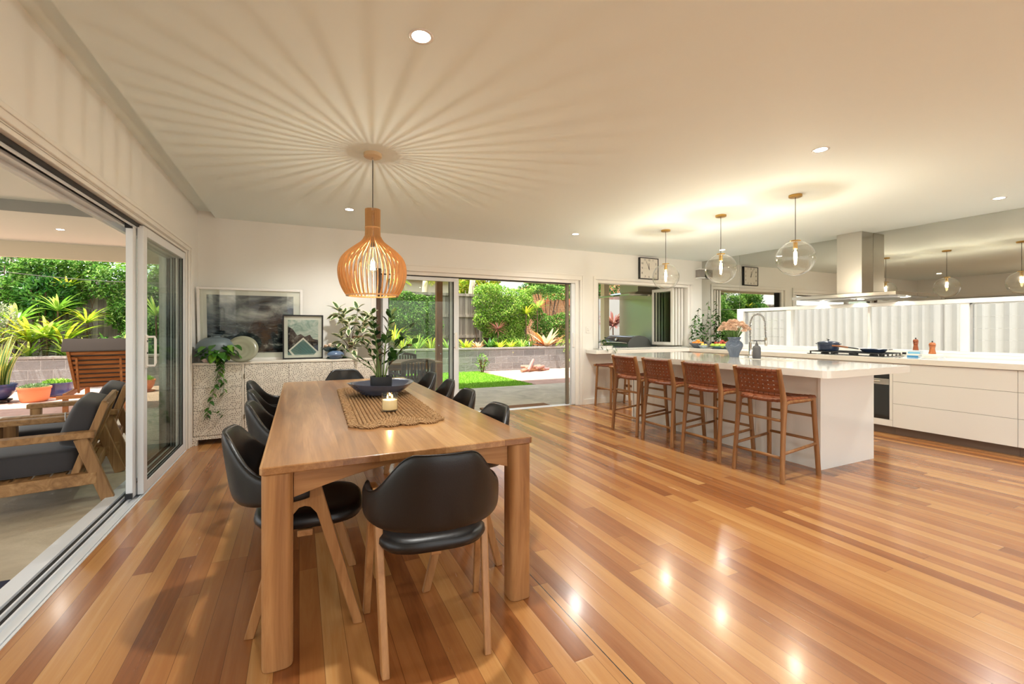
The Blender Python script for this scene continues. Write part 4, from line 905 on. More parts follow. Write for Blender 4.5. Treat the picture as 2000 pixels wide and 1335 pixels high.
d_=INL.math('ADD',INL.math('POWER',INL.math('ABSOLUTE',INL.math('DIVIDE',rf,.42)),2.0),INL.math('POWER',INL.math('ABSOLUTE',INL.math('DIVIDE',tf,.24)),1.4))
leafm=INL.math('LESS_THAN',d_,1.0); keep=INL.math('GREATER_THAN',INL.wn(INL.vec(INL.math('FLOOR',ta),ri,INL.math('FLOOR',INL.math('DIVIDE',c[0],sc)))),.28)
tone=INL.noise(INL.obj(),14,4,.7); k_=INL.math('MULTIPLY',INL.math('MULTIPLY',leafm,keep),INL.math('ADD',.15,INL.math('MULTIPLY',tone,1.05)))
base=INL.mix(INL.noise(INL.obj(),5,5,.7),lin((214,204,188)),lin((240,234,222)))
INL.pbr(INL.mix(k_,base,lin((104,88,72))),.5,0,.4,INL.bump(leafm,.25,.002)); INL=INL.m
WASH=plain('whitewashed_timber',(226,218,204),.5,var=.06)
t=thing('carved_sideboard','long whitewashed sideboard with leaf-carved doors and drawers against the back wall','sideboard',(-.08,5.97,0))
sx0,sx1,sy0,sy1,sh=-1.035,.865,5.77,6.15,.885
B().box(sx0,sx1,sy0-.008,sy1,sh-.022,sh).build('top',WASH,t,bevel=.003)
b=B(); b.box(sx0+.004,sx1-.004,sy0+.016,sy1,.10,sh-.0225); b.build('carcass',WASH,t); B().box(sx0+.012,sx1-.012,sy0+.0142,sy0+.0158,.10,sh-.03).build('door_gap_shade',GAPSHADE,t)  # thin dark sheet behind the fronts paints the shade between them
b=B(); b.box(sx0,sx1,sy0,sy0+.0135,.06,.098).box(sx0,sx1,sy0,sy0+.0135,sh-.05+.02,sh-.023)
for a in (sx0,sx1-.05): b.box(a,a+.05,sy0,sy0+.0135,0,.0598)
b.build('front_rail',INL,t)
b=B()
for a in (sx0,-.574,.344,sx1-.012): b.box(a,a+.012 if a!=-.574 else a+.022,sy0,sy0+.0135,.0985,sh-.0305)
b.build('stile',WASH,t)
for y in (sy1-.05,):
    for a in (sx0+.005,sx1-.055): B().box(a,a+.05,y,y+.045,0,.099).build('leg',WASH,t)
for a in (sx0+.005,sx1-.055): B().box(a,a+.045,sy0+.014,sy0+.06,0,.099).build('leg',WASH,t)
for z0,z1 in ((.102,.368),(.371,.610),(.613,.852)): B().box(-1.020,-.577,sy0-.004,sy0+.012,z0,z1).build('drawer',INL,t,bevel=.002)
for x0,x1 in ((-.549,-.110),(-.106,.341),(.359,.610),(.613,.850)): B().box(x0,x1,sy0-.004,sy0+.012,.102,.852).build('door',INL,t,bevel=.002)
for x in (-.552,.343):
    for z in (.25,.70): B().tube([(x,sy0-.006,z),(x,sy0-.006,z+.05)],.005,8).build('hinge',plain('dark_brass',(110,90,60),.4,metal=1),t)
# art
SEA=M_('storm_sea_print'); c=SEA.xyz(SEA.obj()); 
hz=c[2]; nn=SEA.noise(SEA.obj((5.0,1,15.0)),1.0,10,.72,.35); cl=SEA.noise(SEA.obj((2.6,1,5.5),(0,.42,0)),1.0,9,.62,.7)
wave=SEA.ramp(nn,[(.38,(14,20,26)),(.5,(38,48,56)),(.57,(84,94,98)),(.64,(190,194,192))]); skyc=SEA.ramp(cl,[(.34,(24,28,34)),(.46,(72,80,90)),(.58,(146,150,152)),(.7,(196,198,196))])
f=SEA.math('MULTIPLY',SEA.math('SUBTRACT',SEA.math('ADD',hz,SEA.math('MULTIPLY',SEA.math('SUBTRACT',nn,.5),.12)),.42),18.0); cf=SEA.n('ShaderNodeClamp'); SEA.t.links.new(f,cf.inputs[0])
SEA.pbr(SEA.mix(cf.outputs[0],wave,skyc),.08,0,.5,coat=.5); SEA=SEA.m
def frame(name,label,x0,x1,zb,h,y_base,lean,fw,mat,depth,cat='framed picture'):
    t=thing(name,label,cat,((x0+x1)/2,y_base,zb)); M0=Matrix.Translation((x0,y_base,zb))@Matrix.Rotation(-lean,4,'X'); 
    def tr(b): b.v=[tuple(M0@Vector(q)) for q in b.v]; return b
    w_=x1-x0; b=B(); b.box(0,fw,0,depth,0,h).box(w_-fw,w_,0,depth,0,h).box(fw,w_-fw,0,depth,0,fw).box(fw,w_-fw,0,depth,h-fw,h); tr(b).build('frame',mat,t,bevel=.002); return t,tr,w_
MAT_=plain('mount_board',(236,233,224),.7)
t,tr,w_=frame('storm_sea_picture','large white-framed black and white photograph of a stormy sea, leaning on the wall',-1.03,.035,.8855,.84,6.06,math.radians(-6.0),.026,WHITEC,.025)
tr(B().box(.026,w_-.026,.012,.018,.026,.814)).build('mount',MAT_,t)
b=B().box(.092,w_-.098,.0105,.0118,.085,.755); o=tr(b); 
me=finish('print',[ (q[0],q[1],q[2]) for q in o.v],o.f,SEA,t)
# shift texture origin: Object coords are relative to the picture root
tr(B().box(.026,w_-.026,.006,.0065,.026,.814)).build('glazing',CLEAR,t)
t,tr,w_=frame('ocean_pool_picture','smaller black-framed aerial photograph of a rock pool beside surf, leaning on the large picture',-.178,.265,.8855,.535,5.985,math.radians(-7.0),.016,BLACKP,.022)
tr(B().box(.016,w_-.016,.012,.017,.016,.519)).build('mount',MAT_,t)
SURF=M_('surf_print'); nn=SURF.noise(SURF.obj((7,7,7)),1.0,7,.65,1.2); SURF.pbr(SURF.ramp(nn,[(.3,(120,150,140)),(.46,(170,192,182)),(.58,(214,222,214)),(.7,(238,238,232))]),.1,0,.5,coat=.4)
ROCK=M_('rock_print'); nn=ROCK.noise(ROCK.obj((16,16,16)),1.0,6,.7,1.0); ROCK.pbr(ROCK.ramp(nn,[(.3,(24,24,28)),(.5,(54,54,58)),(.62,(120,118,116)),(.74,(214,210,204))]),.1,0,.5,coat=.4)
X0,X1,Z0,Z1=.055,w_-.055,.05,.475; pw=X1-X0; ph=Z1-Z0
tr(B().box(X0,X1,.0108,.0118,Z0,Z1)).build('print',SURF.m,t)
def pic(poly,y,m,nm):
    b=B(); P=[(X0+a*pw,Z0+c_*ph) for a,c_ in poly]; b.prism(P,y-.0003,y,lambda a,c_,q:(a,q,c_)); tr(b).build(nm,m,t)
pic([(0,0),(1,0),(1,.42),(.82,.46),(.72,.58),(.55,.52),(.42,.60),(.30,.56),(.16,.74),(0,.82)],.0106,ROCK.m,'rock_area')
pic([(.02,.14),(.50,.50),(1,.09),(1,.0),(.92,0),(.5,.0),(.12,0)],.0102,MAT_,'pool_rim')
POOL=plain('pool_print',(112,144,144),.1,coat=.4); pic([(.09,.135),(.50,.445),(.94,.08),(.86,0),(.22,0)],.0098,POOL,'pool_water')
pic([(0,.10),(.10,.05),(.14,0),(0,0)],.0099,POOL,'pool_water')
b=B()
for k in range(7):
    a=.15+.11*k; P=(X0+a*pw,Z0+(.10+ (.07 if a>.5 else .0) +.0)*ph)
LNE=plain('lane_line',(60,84,92),.4)
for k in range(6):
    u=k/6+.08; x_a,z_a=.09+.41*u,.135+.31*u; b.bar((X0+x_a*pw,.0094,Z0+z_a*ph),(X0+min(.93,x_a+.40*(1-.1*k/6))*pw,.0094,Z0+max(0.0,z_a-.335)*ph),.0022,.0003,(0,1,0))
tr(b).build('lane_lines',LNE,t)
tr(B().box(.016,w_-.016,.006,.0065,.016,.519)).build('glazing',CLEAR,t)
SZ=.8855
t=thing('stoneware_vase','big squat blue-grey stoneware vase at the left end of the sideboard','vase',(-.84,5.90,SZ))
b=B(); b.lathe(lathp([(0,0),(.10,0),(.15,.05),(.185,.13),(.175,.20),(.12,.255),(.05,.275),(.046,.29),(.058,.30),(.05,.302),(.038,.285)],4),(-.835,5.88,SZ),32); b.build('vase_body',plain('stoneware',(96,108,112),.45,var=.35,bump=.2,bscale=20),t,smooth=True)
t=thing('trailing_pothos','pothos with heart-shaped leaves trailing down the front of the sideboard','plant',(-.80,5.83,SZ))
# note: pot sits in front of the vase
px,py=-.80,5.80
t.location=(px,5.80,SZ); MW[t]=Matrix.Translation((px,5.80,SZ))
B().lathe([(0,.0),(.035,0),(.045,.07),(.041,.07),(.038,.06)],(px-.02,py-.0,SZ+.0),20).build('pot',BLKPOT,t,smooth=True,angle=50)
hv=B(); st=B()
def heart(p,d,L,W,drp,tw=0): hv.blade(p,d,L,W,drp,6,.18,base=.75,peak=.25,twist=tw)
Rp=random.Random(11)
for k in range(44):
    a=Rp.uniform(0,2*PI); r=Rp.uniform(.02,.14); x=px+r*1.25*math.cos(a); y=py-.02-abs(r*.7*math.sin(a)); z=SZ+Rp.uniform(.06,.19); heart((x,y,z),(math.cos(a)*.8,-.45-.3*abs(math.sin(a)),Rp.uniform(-1.2,-.2)),.10,.072,.4,Rp.uniform(-.4,.4))
    st.tube([(px,py,SZ+.05),((px+x)/2,(py+y)/2,z+.02),(x,y,z)],.0018,5)
for (x1,z1,n) in ((-.80,.62,11),(-.90,.28,19),(-.76,.50,9)):
    pts=curve([(px+.02,py-.04,SZ+.05),(px+.03,5.735,SZ+.02),((px+x1)/2+.03,5.745,(SZ+z1)/2+.06),(x1+.02,5.748,z1+.12),(x1,5.75,z1)],6); st.tube(pts,.0018,5)
    for k in range(n):
        i=int((k+1)/(n+1)*(len(pts)-1)); s=1 if k%2 else -1; p=pts[i]; heart((p.x,p.y-.004,p.z),(s*.7,-.35,-.8),.078*(1-.3*k/n),.058*(1-.3*k/n),.5,Rp.uniform(-.3,.3))
pts=curve([(-.86,5.748,.36),(-.78,5.745,.33),(-.73,5.74,.30)],4); st.tube(pts,.0015,5)
for k in range(5): p=pts[min(len(pts)-1,2+k)]; heart((p.x,p.y-.003,p.z),(Rp.uniform(-1,1),-.4,Rp.uniform(-.8,.8)),.05,.03,.2)
hv.build('leaves',POTH,t,smooth=True); st.build('stems',STEMG,t,smooth=True)
bowl(-.915,5.795,.045,.045,plain('floral_cup',(224,204,196),.3),'tiny pale floral cup in front of the pothos pot',nm='small_cup',cat='cup',z=SZ+.0005)
# leaning platter
PLM=M_('green_glazed_platter'); c=PLM.xyz(PLM.obj()); rr=PLM.math('SQRT',PLM.math('ADD',PLM.math('MULTIPLY',c[0],c[0]),PLM.math('ADD',PLM.math('MULTIPLY',c[1],c[1]),PLM.math('MULTIPLY',PLM.math('SUBTRACT',c[2],.11),PLM.math('SUBTRACT',c[2],.11)))))
PLM.pbr(PLM.ramp(PLM.math('FRACT',PLM.math('MULTIPLY',rr,20.0)),[(0,(138,138,116)),(.5,(152,152,128)),(1,(138,138,116))]),.3,0,.5,None,.2)
t=thing('stoneware_platter','round green-grey glazed platter propped on edge on the sideboard','platter',(-.60,5.84,SZ))
Mp=Matrix.Translation((-.575,5.83,SZ+.125))@Matrix.Rotation(math.radians(64),4,'X'); b=B(); b.lathe(lathp([(0,.0),(.06,0),(.11,.018),(.158,.035)],4)+[(.160,.039),(.10,.024),(.06,.006),(0,.006)],(0,0,0),40); b.v=[tuple(Mp@Vector(q)) for q in b.v]; 
o=b.build('platter_body',PLM.m,t,smooth=True)
# pedestal bowl of shells
t=thing('shell_bowl','dark green footed bowl filled with seashells on the sideboard','bowl',(.352,5.95,SZ)); DGR=plain('dark_green_glaze',(34,58,62),.25,var=.3,coat=.4)
B().lathe(lathp([(0,0),(.055,0),(.035,.03),(.03,.075),(.06,.09),(.115,.135)],4)+[(.112,.138),(.06,.10),(0,.09)],(.352,5.95,SZ),32).build('bowl_body',DGR,t,smooth=True)
SHL=[plain('shell_%d'%i,c,.5,bump=.4,bscale=60) for i,c in enumerate(((226,204,180),(206,170,140),(236,222,204)))]
for k in range(14):
    a=Rp.uniform(0,2*PI); r=Rp.uniform(0,.075); x,y=.352+r*math.cos(a),5.95+r*math.sin(a); z=SZ+.138+.03*(1-r/.08)+Rp.uniform(0,.012)
    tt=thing('seashell','seashell heaped in the dark green footed bowl','seashell',(x,y,z),Rp.uniform(0,6),'seashells in the footed bowl'); Lm=MW[tt]
    b=B(); b.lathe([(.0,-.024),(.010,-.018),(.006,-.012),(.017,-.006),(.010,0),(.020,.007),(.013,.013),(.014,.018),(0,.026)],(0,0,0),10); Rm=Matrix.Rotation(Rp.uniform(.6,1.5),4,'X'); b.v=[tuple(Lm@Rm@Vector(q)) for q in b.v]; b.build('shell_body',SHL[k%3],tt,smooth=True)
t=thing('lidded_jar','flattened round blue glazed jar on the sideboard','jar',(.405,5.835,SZ)); B().lathe(lathp([(0,0),(.045,0),(.085,.03),(.098,.052),(.085,.078),(.045,.098),(.03,.10)],4)+[(.025,.095),(0,.09)],(.402,5.875-.03,SZ),32).build('jar_body',plain('slate_glaze',(92,112,140),.25,coat=.4,var=.1),t,smooth=True)
t=thing('round_planter','white round ceramic pot of the variegated plant on the sideboard','plant pot',(.60,5.93,SZ))
MW[t]=Matrix.Translation((.58,5.93,SZ)); t.location=(.58,5.93,SZ)
t['category']='plant'; t['label']='variegated rubber plant with cream-edged leaves in a round white pot on the sideboard'; t.name='variegated_rubber_plant'
B().lathe(lathp([(0,0),(.05,0),(.085,.04),(.092,.08),(.08,.115)],4)+[(.072,.115),(.07,.10),(0,.10)],(.58,5.93,SZ),32).build('pot',WHITEC,t,smooth=True)
VAR=M_('variegated_leaf'); g=VAR.n('ShaderNodeAttribute',attribute_name='edge'); nz=VAR.noise(VAR.obj(),40,3); f=VAR.math('ADD',g.outputs[2],VAR.math('MULTIPLY',VAR.math('SUBTRACT',nz,.5),.6))
VAR.pbr(VAR.ramp(f,[(.25,(66,92,48)),(.5,(126,142,86)),(.62,(226,222,180)),(.9,(238,234,200))]),.35)
vb=B(); sb=B(); edge=[]
def vleaf(p,d,L,W,tw):
    k=len(vb.v); p=Vector(p); d=Vector(d).normalized(); side=d.cross(Vector((0,0,1))); side.normalize(); side=Matrix.Rotation(tw,3,d)@side; n=6; v=[];q=p.copy();dd=d.copy()
    for i in range(n+1):
        tt=i/n; w_=W*math.sin(PI*min(.999,max(.02,tt**.8)))/2; nn=side.cross(dd).normalized()
        for s in (-1,-.55,0,.55,1): v.append(tuple(q+side*w_*s+nn*abs(s)*w_*.25)); edge.append(1.0 if abs(s)==1 or i in(0,n) else (.45 if abs(s)>.5 else 0.0))
        q=q+dd*(L/n); dd=(dd+Vector((0,0,-.09))).normalized()
    f=[(5*i+j,5*i+5+j,5*i+6+j,5*i+1+j) for i in range(n) for j in range(4)]; vb.add(v,f)
for hx,hy,hz_,nl in ((.44,5.93,1.50,11),(.66,5.9,1.50,11),(.80,5.93,1.42,10),(.55,5.84,1.34,10),(.47,5.86,1.16,11),(.72,5.85,1.22,11),(.60,5.82,1.08,10),(.50,5.9,1.42,9),(.74,5.86,1.36,9)):
    pts=curve([(.58,5.93,SZ+.10),(.58+(hx-.58)*.35,5.93,SZ+.10+(hz_-SZ-.1)*.4),(.58+(hx-.58)*.75,hy,SZ+.1+(hz_-SZ-.1)*.72),(hx,hy,hz_-.03)],5); sb.tube(pts,[.006-.0035*i/(len(pts)-1) for i in range(len(pts))],6)
    for k in range(nl):
        a=2*PI*k/nl*1.9+Rp.random(); up=.9-1.5*(k/nl); p=Vector((hx,hy,hz_-.10*(k/nl))); yy=math.sin(a)*.7; yy=min(yy,.45); vleaf(p,(math.cos(a),yy,up),Rp.uniform(.11,.16),.066,Rp.uniform(-.7,.7))
o=vb.build('leaves',VAR.m,t,smooth=True); at=o.data.attributes.new('edge','FLOAT','POINT'); at.data.foreach_set('value',np.array(edge,dtype=np.float32)); sb.build('stems',STEMB,t,smooth=True)
o=B().box(.63,.84,6.05,6.10,SZ,SZ+.235).build('wooden_art_block',plain('grey_board',(170,166,156),.6),bevel=.003); tag(o,'pale rectangular board standing on the sideboard behind the variegated plant','board')
o=B().prism(rrect(.62,.74,6.03,6.09,.02),SZ+.2365,SZ+.275).build('timber_ornament',plain('reddish_wood',(150,96,70),.5,var=.1),bevel=.003); tag(o,'small reddish timber ornament lying on top of the pale board','ornament')
t=thing('black_ornament','small black figure ornament beside the white plant pot','ornament',(.515,5.98,SZ)); b=B(); b.lathe(lathp([(0,0),(.035,0),(.03,.02),(.012,.03),(.012,.07),(.03,.075)],3),(.50,6.0,SZ),16); b.ball((.50,6.0,SZ+.09),.028,14,10,(1.5,.9,.7)); b.build('figure',BLACKP,t,smooth=True)
# ================================================================== CORNER VINE and SILL PLANTER
t=thing('corner_vine','tall twining vine in a small dark pot climbing in the mirrored bench corner','plant',(6.80,5.99,CZ)); vx,vy=6.80,6.0
B().lathe([(0,.001),(.05,.001),(.06,.10),(.054,.10),(.05,.085),(0,.085)],(vx,vy,CZ),20).build('pot',BLKPOT,t,smooth=True,angle=50)
lf=B(); st=B()
for k,(x,y,h) in enumerate(((6.55,6.02,.42),(6.66,6.05,.60),(6.74,6.05,.72),(6.80,6.0,.62),(6.86,5.93,.85),(6.90,5.86,.60),(6.56,5.98,.50),(6.90,5.72,.34),(6.50,5.98,.22))):
    pts=curve([(vx,vy,CZ+.08),(vx+(x-vx)*.5+.02,vy+(y-vy)*.4,CZ+.10+h*.35),(x-.02,y,CZ+h*.7),(x,y,CZ+h)],7); st.tube(pts,.0024,5)
    for i in range(3,len(pts)):
        for s in (0,):
            a=Rp.uniform(0,2*PI); dv=Vector((math.cos(a),min(.3,math.sin(a)),Rp.uniform(-.7,.2))); 
            if pts[i].x>6.87 and dv.x>0: dv.x=-dv.x
            lf.blade(pts[i],dv,Rp.uniform(.05,.08),.034,.5,5,.2,base=.5,peak=.3,twist=Rp.uniform(-.6,.6))
lf.build('leaves',GRN2,t,smooth=True); st.build('stems',STEMB,t,smooth=True)
t=thing('sill_planter','small white trough planter with trailing leaves on the left end of the sill','planter',(4.56,6.0,CZ))
B().box(4.47,4.66,5.93,6.05,CZ+.001,CZ+.065).build('trough',WHITEC,t,bevel=.006)
B().box(4.478,4.652,5.938,6.042,CZ+.0655,CZ+.07).build('potting_soil',SOIL,t)
lf=B(); st=B()
for k in range(16):
    a=Rp.uniform(0,2*PI); p=Vector((4.56+.07*math.cos(a),5.985+.04*math.sin(a),CZ+.07+Rp.uniform(.03,.12))); st.tube([(4.56,5.985,CZ+.07),p],.0015,5); lf.blade(p,(math.cos(a),math.sin(a)-.3,Rp.uniform(-.3,.6)),.085,.055,.5,5,.2,base=.6,peak=.3)
for x,z in ((4.42,.93),(4.46,.90),(4.68,.93),(4.62,.86),(4.64,.90)):
    y=5.93 if z>.91 else 5.842; lf.blade((x,y,z+.03),(.3,-.4,-.7),.06,.044,.5,5,.2,base=.6,peak=.3); st.tube([(4.56,5.96,CZ+.08),((x+4.56)/2,5.90,CZ+.09),(x,y,z+.03)],.0015,5)
lf.build('leaves',GRN2,t,smooth=True); st.build('stems',STEMG,t,smooth=True)
for x,lab in ((4.475,'tiny white cone-shaped dish at the left tip of the sill'),(4.66,'tiny white cone-shaped dish right of the sill planter')):
    o=B().lathe([(0,0),(.035,0),(.03,.01),(.012,.03),(0,.032)],(x+.0,5.895,CZ+.001),18).build('ceramic_cone',WHITEC,smooth=True,angle=50); tag(o,lab,'ornament')
# ================================================================== OUTSIDE
GZ=-.04
struct('patio_slab',B().box(-9,8.2,YF-3,9.15,-.3,GZ).box(XL-.24,XR+.2,YF-.2,YB+.2,-.5,-.26),CONC)
struct('brick_paving',B().box(-12,1.3,9.151,12.66,-.3,GZ-.002).box(4.97,10,9.151,12.66,-.3,GZ-.002),PAVER)
struct('lawn_base',B().box(1.301,4.92,9.151,12.66,-.3,GZ-.004),GRASS)
struct('lawn_edging',B().box(4.921,4.969,9.151,12.66,-.3,GZ+.004),plain('edging_brick',(150,120,100),.8,var=.1))
# grass blades
Rg=np.random.RandomState(2); N=26000; P=np.stack([Rg.uniform(1.32,4.9,N),9.17+Rg.uniform(0,1,N)**1.1*3.45,np.full(N,GZ-.004)],1); D=np.stack([Rg.normal(0,.35,N),Rg.normal(0,.35,N),np.ones(N)],1)
v,f=leafcloud(P,D,Rg.uniform(.025,.05,N),.010,0,1)
GB=leafmat('grass_blade',[(.05,(92,146,30)),(.5,(132,186,48)),(.95,(176,212,90))],.6,.4)
o=finish('grass_blades',v,f,GB,loc=(3.1,10.9,GZ)); tag(o,'short bright green lawn beyond the patio slab','grass',kind='stuff')
# patio roof
PR_=plain('patio_ceiling_paint',(226,222,212),.7)
struct('patio_ceiling',B().box(-8,XL-.24,YF-1,7.08,2.73,2.95).box(XL-.24,7.2,YB+.2,7.08,2.73,2.95).box(-8,6.95,7.08,9.5,2.60,2.95),PR_)
struct('patio_fascia',B().box(-8,6.95,9.45,9.56,2.36,2.7),plain('fascia_paint',(214,202,180),.6))
struct('patio_beam',B().box(-8,6.95,7.07,7.085,2.60,2.73),plain('beam_grey',(150,148,142),.6))
struct('house_roof',B().box(-8.2,7.22,YF-1,9.7,2.96,3.1),plain('roof_sheet',(150,150,146),.6))  # unseen roof; right edge cut back so sun reaches the steel fence
downlight(-2.93,8.12,2.60,'small recessed light in the patio ceiling outside the left sliding door',.8,'patio ceiling lights')
t=thing('patio_post','brown timber post holding up the patio roof beyond the back sliding door','post',(2.72,9.38,GZ)); B().box(2.655,2.785,9.315,9.445,GZ,2.6).build('post_shaft',POSTW,t,bevel=.006)
B().tube([(2.70,9.312,.9),(2.70,9.315,.9)],.012,10).tube([(2.74,9.312,.72),(2.74,9.315,.72)],.012,10).build('bolt',ALUG,t)
o=B().box(6.28,6.42,8.3,8.44,GZ,2.6).build('patio_column',plain('cream_column',(226,214,186),.6),bevel=.004); tag(o,'cream column outside behind the barbecue, seen through the servery window','column')
# outdoor kitchen on the right
ow=struct('wall_patio',B().box(6.62,6.95,6.38,8.18,GZ,2.6),plain('outer_wall',(196,190,176),.7))
o=B().box(6.600,6.6195,7.0,8.16,.9,1.9).build('splash_panel',M_('steel_panel').m if 0 else plain('brushed_panel',(206,208,196),.30,metal=1,bump=.05,bscale=200)); tag(o,'brushed steel splash panel behind the barbecue, mirroring the green garden','panel')
t=thing('outdoor_range_hood','stainless steel range hood over the barbecue outside the servery window','range hood',(6.2,7.4,1.9))
B().box(6.12,6.6,7.0,7.55,1.96,2.60).build('chimney',STEEL,t,bevel=.003)
b=B(); b.box(5.75,6.6,6.82,7.98,1.90,1.935); b.build('canopy',STEEL2,t,bevel=.003)
b=B(); v=[(5.78,6.86,1.9351),(6.6,6.86,1.9351),(6.6,7.94,1.9351),(5.78,7.94,1.9351),(6.05,6.97,2.0),(6.6,6.97,2.0),(6.6,7.6,2.0),(6.05,7.6,2.0)]; b.add(v,[(0,3,2,1),(4,5,6,7),(0,1,5,4),(1,2,6,5),(2,3,7,6),(3,0,4,7)]); b.build('canopy_slope',STEEL2,t)
B().box(5.746,5.7499,7.1,7.3,1.908,1.926).build('control_strip',BLACKP,t)
t=thing('barbecue','black hooded barbecue with a round temperature gauge outside the servery window','barbecue',(6.1,7.3,GZ))
BBQ=plain('bbq_enamel',(34,38,44),.18,coat=.5); BBG=plain('bbq_end_cast',(104,106,104),.4)
def lidp(u): # side profile x,z, front to back
    pts=[(5.83,.90),(5.845,.98),(5.89,1.05),(5.97,1.10),(6.10,1.12),(6.24,1.10),(6.33,1.04),(6.38,.96),(6.40,.90)]
    p=u*(len(pts)-1); i=min(int(p),len(pts)-2); q=p-i; return pts[i][0]*(1-q)+pts[i+1][0]*q,pts[i][1]*(1-q)+pts[i+1][1]*q
B().grid(lambda u,v:(lidp(u)[0],6.965+.74*v,lidp(u)[1]),24,6).build('lid',BBQ,t,smooth=True)
for y0,y1 in ((6.92,6.965),(7.705,7.75)):
    P=[lidp(i/20) for i in range(21)]; B().prism(P,y0,y1,lambda a,c_,q:(a,q,c_)).build('lid_end',BBG,t,bevel=.004)
B().tube([(5.84,6.97,.965),(5.80,6.99,.975),(5.795,7.1,.978),(5.795,7.58,.978),(5.80,7.68,.975),(5.84,7.7,.965)],.011,8).build('lid_handle',STEEL2,t,smooth=True)
B().lathe([(0,0),(.036,0),(.04,.006),(.036,.012),(0,.014)],(0,0,0),20)
b=B(); b.lathe([(0,0),(.036,0),(.04,.006),(.036,.012),(0,.014)],(0,0,0),20); Mg=Matrix.Translation((5.872,7.36,1.035))@Matrix.Rotation(math.radians(-55),4,'Y'); b.v=[tuple(Mg@Vector(q)) for q in b.v]; b.build('temperature_gauge',STEEL2,t,smooth=True)
B().box(5.82,6.42,6.92,7.75,.78,.899).build('firebox',BBQ,t,bevel=.008); B().box(5.84,6.40,6.94,7.73,.1,.779).build('cart',plain('bbq_cart',(58,60,62),.4),t,bevel=.005)
for x in (5.86,6.36):
    for y in (6.97,7.70): B().tube([(x,y,GZ),(x,y,.099)],.02,8).build('leg',BLACKP,t)
for k in range(4): B().tube([(5.80,7.02+.2*k,.84),(5.82,7.02+.2*k,.84)],.02,12).build('control_knob',STEEL2,t)
# white corrugated steel fence outside the kitchen window
def corr(y): 
    q=(y/.125)%1; return 0 if q<.55 else (.05*min(1,(q-.55)/.08) if q<.80 else .05*max(0,1-(q-.80)/.08))
ys=sorted(set([-2.6+.125*k+d for k in range(92) for d in (0.0001,.0687,.0788,.10,.11)])); b=B(); v=[];f=[]
for y in ys: x=8.1+corr(y); v+=[(x,y,-.3),(x,y,2.05)]
for i in range(len(ys)-1): f.append((2*i,2*i+2,2*i+3,2*i+1))
t=thing('corrugated_fence','white ribbed steel fence right outside the long kitchen window','fence',(8.1,3.4,GZ))
finish('ribbed_sheet',v,f,WFENCE,t); B().box(8.05,8.14,-2.6,8.9,2.04,2.09).build('top_rail',WFENCE,t)
for y in (3.05,-.1,6.2,8.86): B().box(8.04,8.11,y,y+.06,-.3,2.07).build('post',WFENCE,t)
struct('side_path',B().box(XR+.21,8.4,YF-2,9.15,-.3,GZ+.001),plain('pale_path',(214,210,200),.7))
# retaining wall and garden bed
struct('retaining_wall',B().box(-13,8.9,12.66,12.90,-.3,.625),BLOCK); struct('wall_capping',B().box(-13,8.9,12.64,12.92,.6251,.675),brick_mat('capping_block',[(166,160,152),(150,145,138),(120,116,110)],(180,176,168),.39,.9,ms=.01,bump=.5))
struct('retaining_wall_side',B().box(8.66,8.9,9.3,12.655,-.3,.625),BLOCK)
struct('garden_soil',B().box(-13,16,12.921,22,-.3,.60),SOIL)
# paling fence
fx=B(); 
for k in range(206):
    x=-13+.1*k; 
    if x>7.38: break
    fx.box(x,x+.094,14.42,14.44,.55,2.42+.015*((k*7)%3))
t=thing('paling_fence','weathered grey timber paling fence behind the raised garden bed','fence',(-3.4,14.5,.6))
fx.build('palings',PALING,t)
for z in (.95,1.65,2.36): B().box(-13,7.38,14.36,14.419,z,z+.09).build('rail',PALING,t)
for k in range(8): B().box(-12.6+2.6*k,-12.48+2.6*k,14.30,14.42,.55,2.35).build('post',PALING,t)
# houses behind
t=thing('brick_house','orange brick house wall with an arch beyond the right end of the fence','house',(12,18,.6))
b=B(); b.box(9.1,17,18.0,18.3,.6,3.1); b.add([(9.1,18.0,3.1),(17,18.0,3.1),(13,18.0,4.6),(9.1,18.3,3.1),(17,18.3,3.1),(13,18.3,4.6)],[(0,1,2),(5,4,3),(0,2,5,3),(1,4,5,2),(0,3,4,1)]); b.build('wall',BRICKH,t)
B().lathe([(.9,0),(1.05,0),(1.05,-.12),(.9,-.12)],(0,0,0),20,a0=0,a1=PI)
b=B(); v=[];n=16
for i in range(n+1):
    a=PI*i/n
    for r,y in ((.8,17.93),(1.0,17.93),(1.0,17.999),(.8,17.999)): v.append((10.9+r*math.cos(a),y,1.9+r*math.sin(a)))
f=[(4*i+j,4*i+(j+1)%4,4*i+4+(j+1)%4,4*i+4+j) for i in range(n) for j in range(4)]; finish('arch',v,f,TERRA,t)
t=thing('neighbour_house','pale house with a reddish roof glimpsed above the paling fence','house',(3,21,.6))
B().box(-1,8,21,24,.6,3.6).build('wall',plain('render',(222,204,176),.8),t); b=B(); b.add([(-1.4,20.6,3.55),(8.4,20.6,3.55),(8.4,24.4,3.55),(-1.4,24.4,3.55),(-1.4,22.5,4.7),(8.4,22.5,4.7)],[(0,1,5,4),(2,3,4,5),(0,4,3),(1,2,5),(0,3,2,1)]); b.build('roof',plain('roof_tile',(150,92,66),.8,bump=.5,bscale=10),t)
for x in (1.2,3.6,6.0): B().box(x,x+.9,20.97,20.999,1.9,3.0).build('window',plain('dark_window',(70,76,80),.1),t)
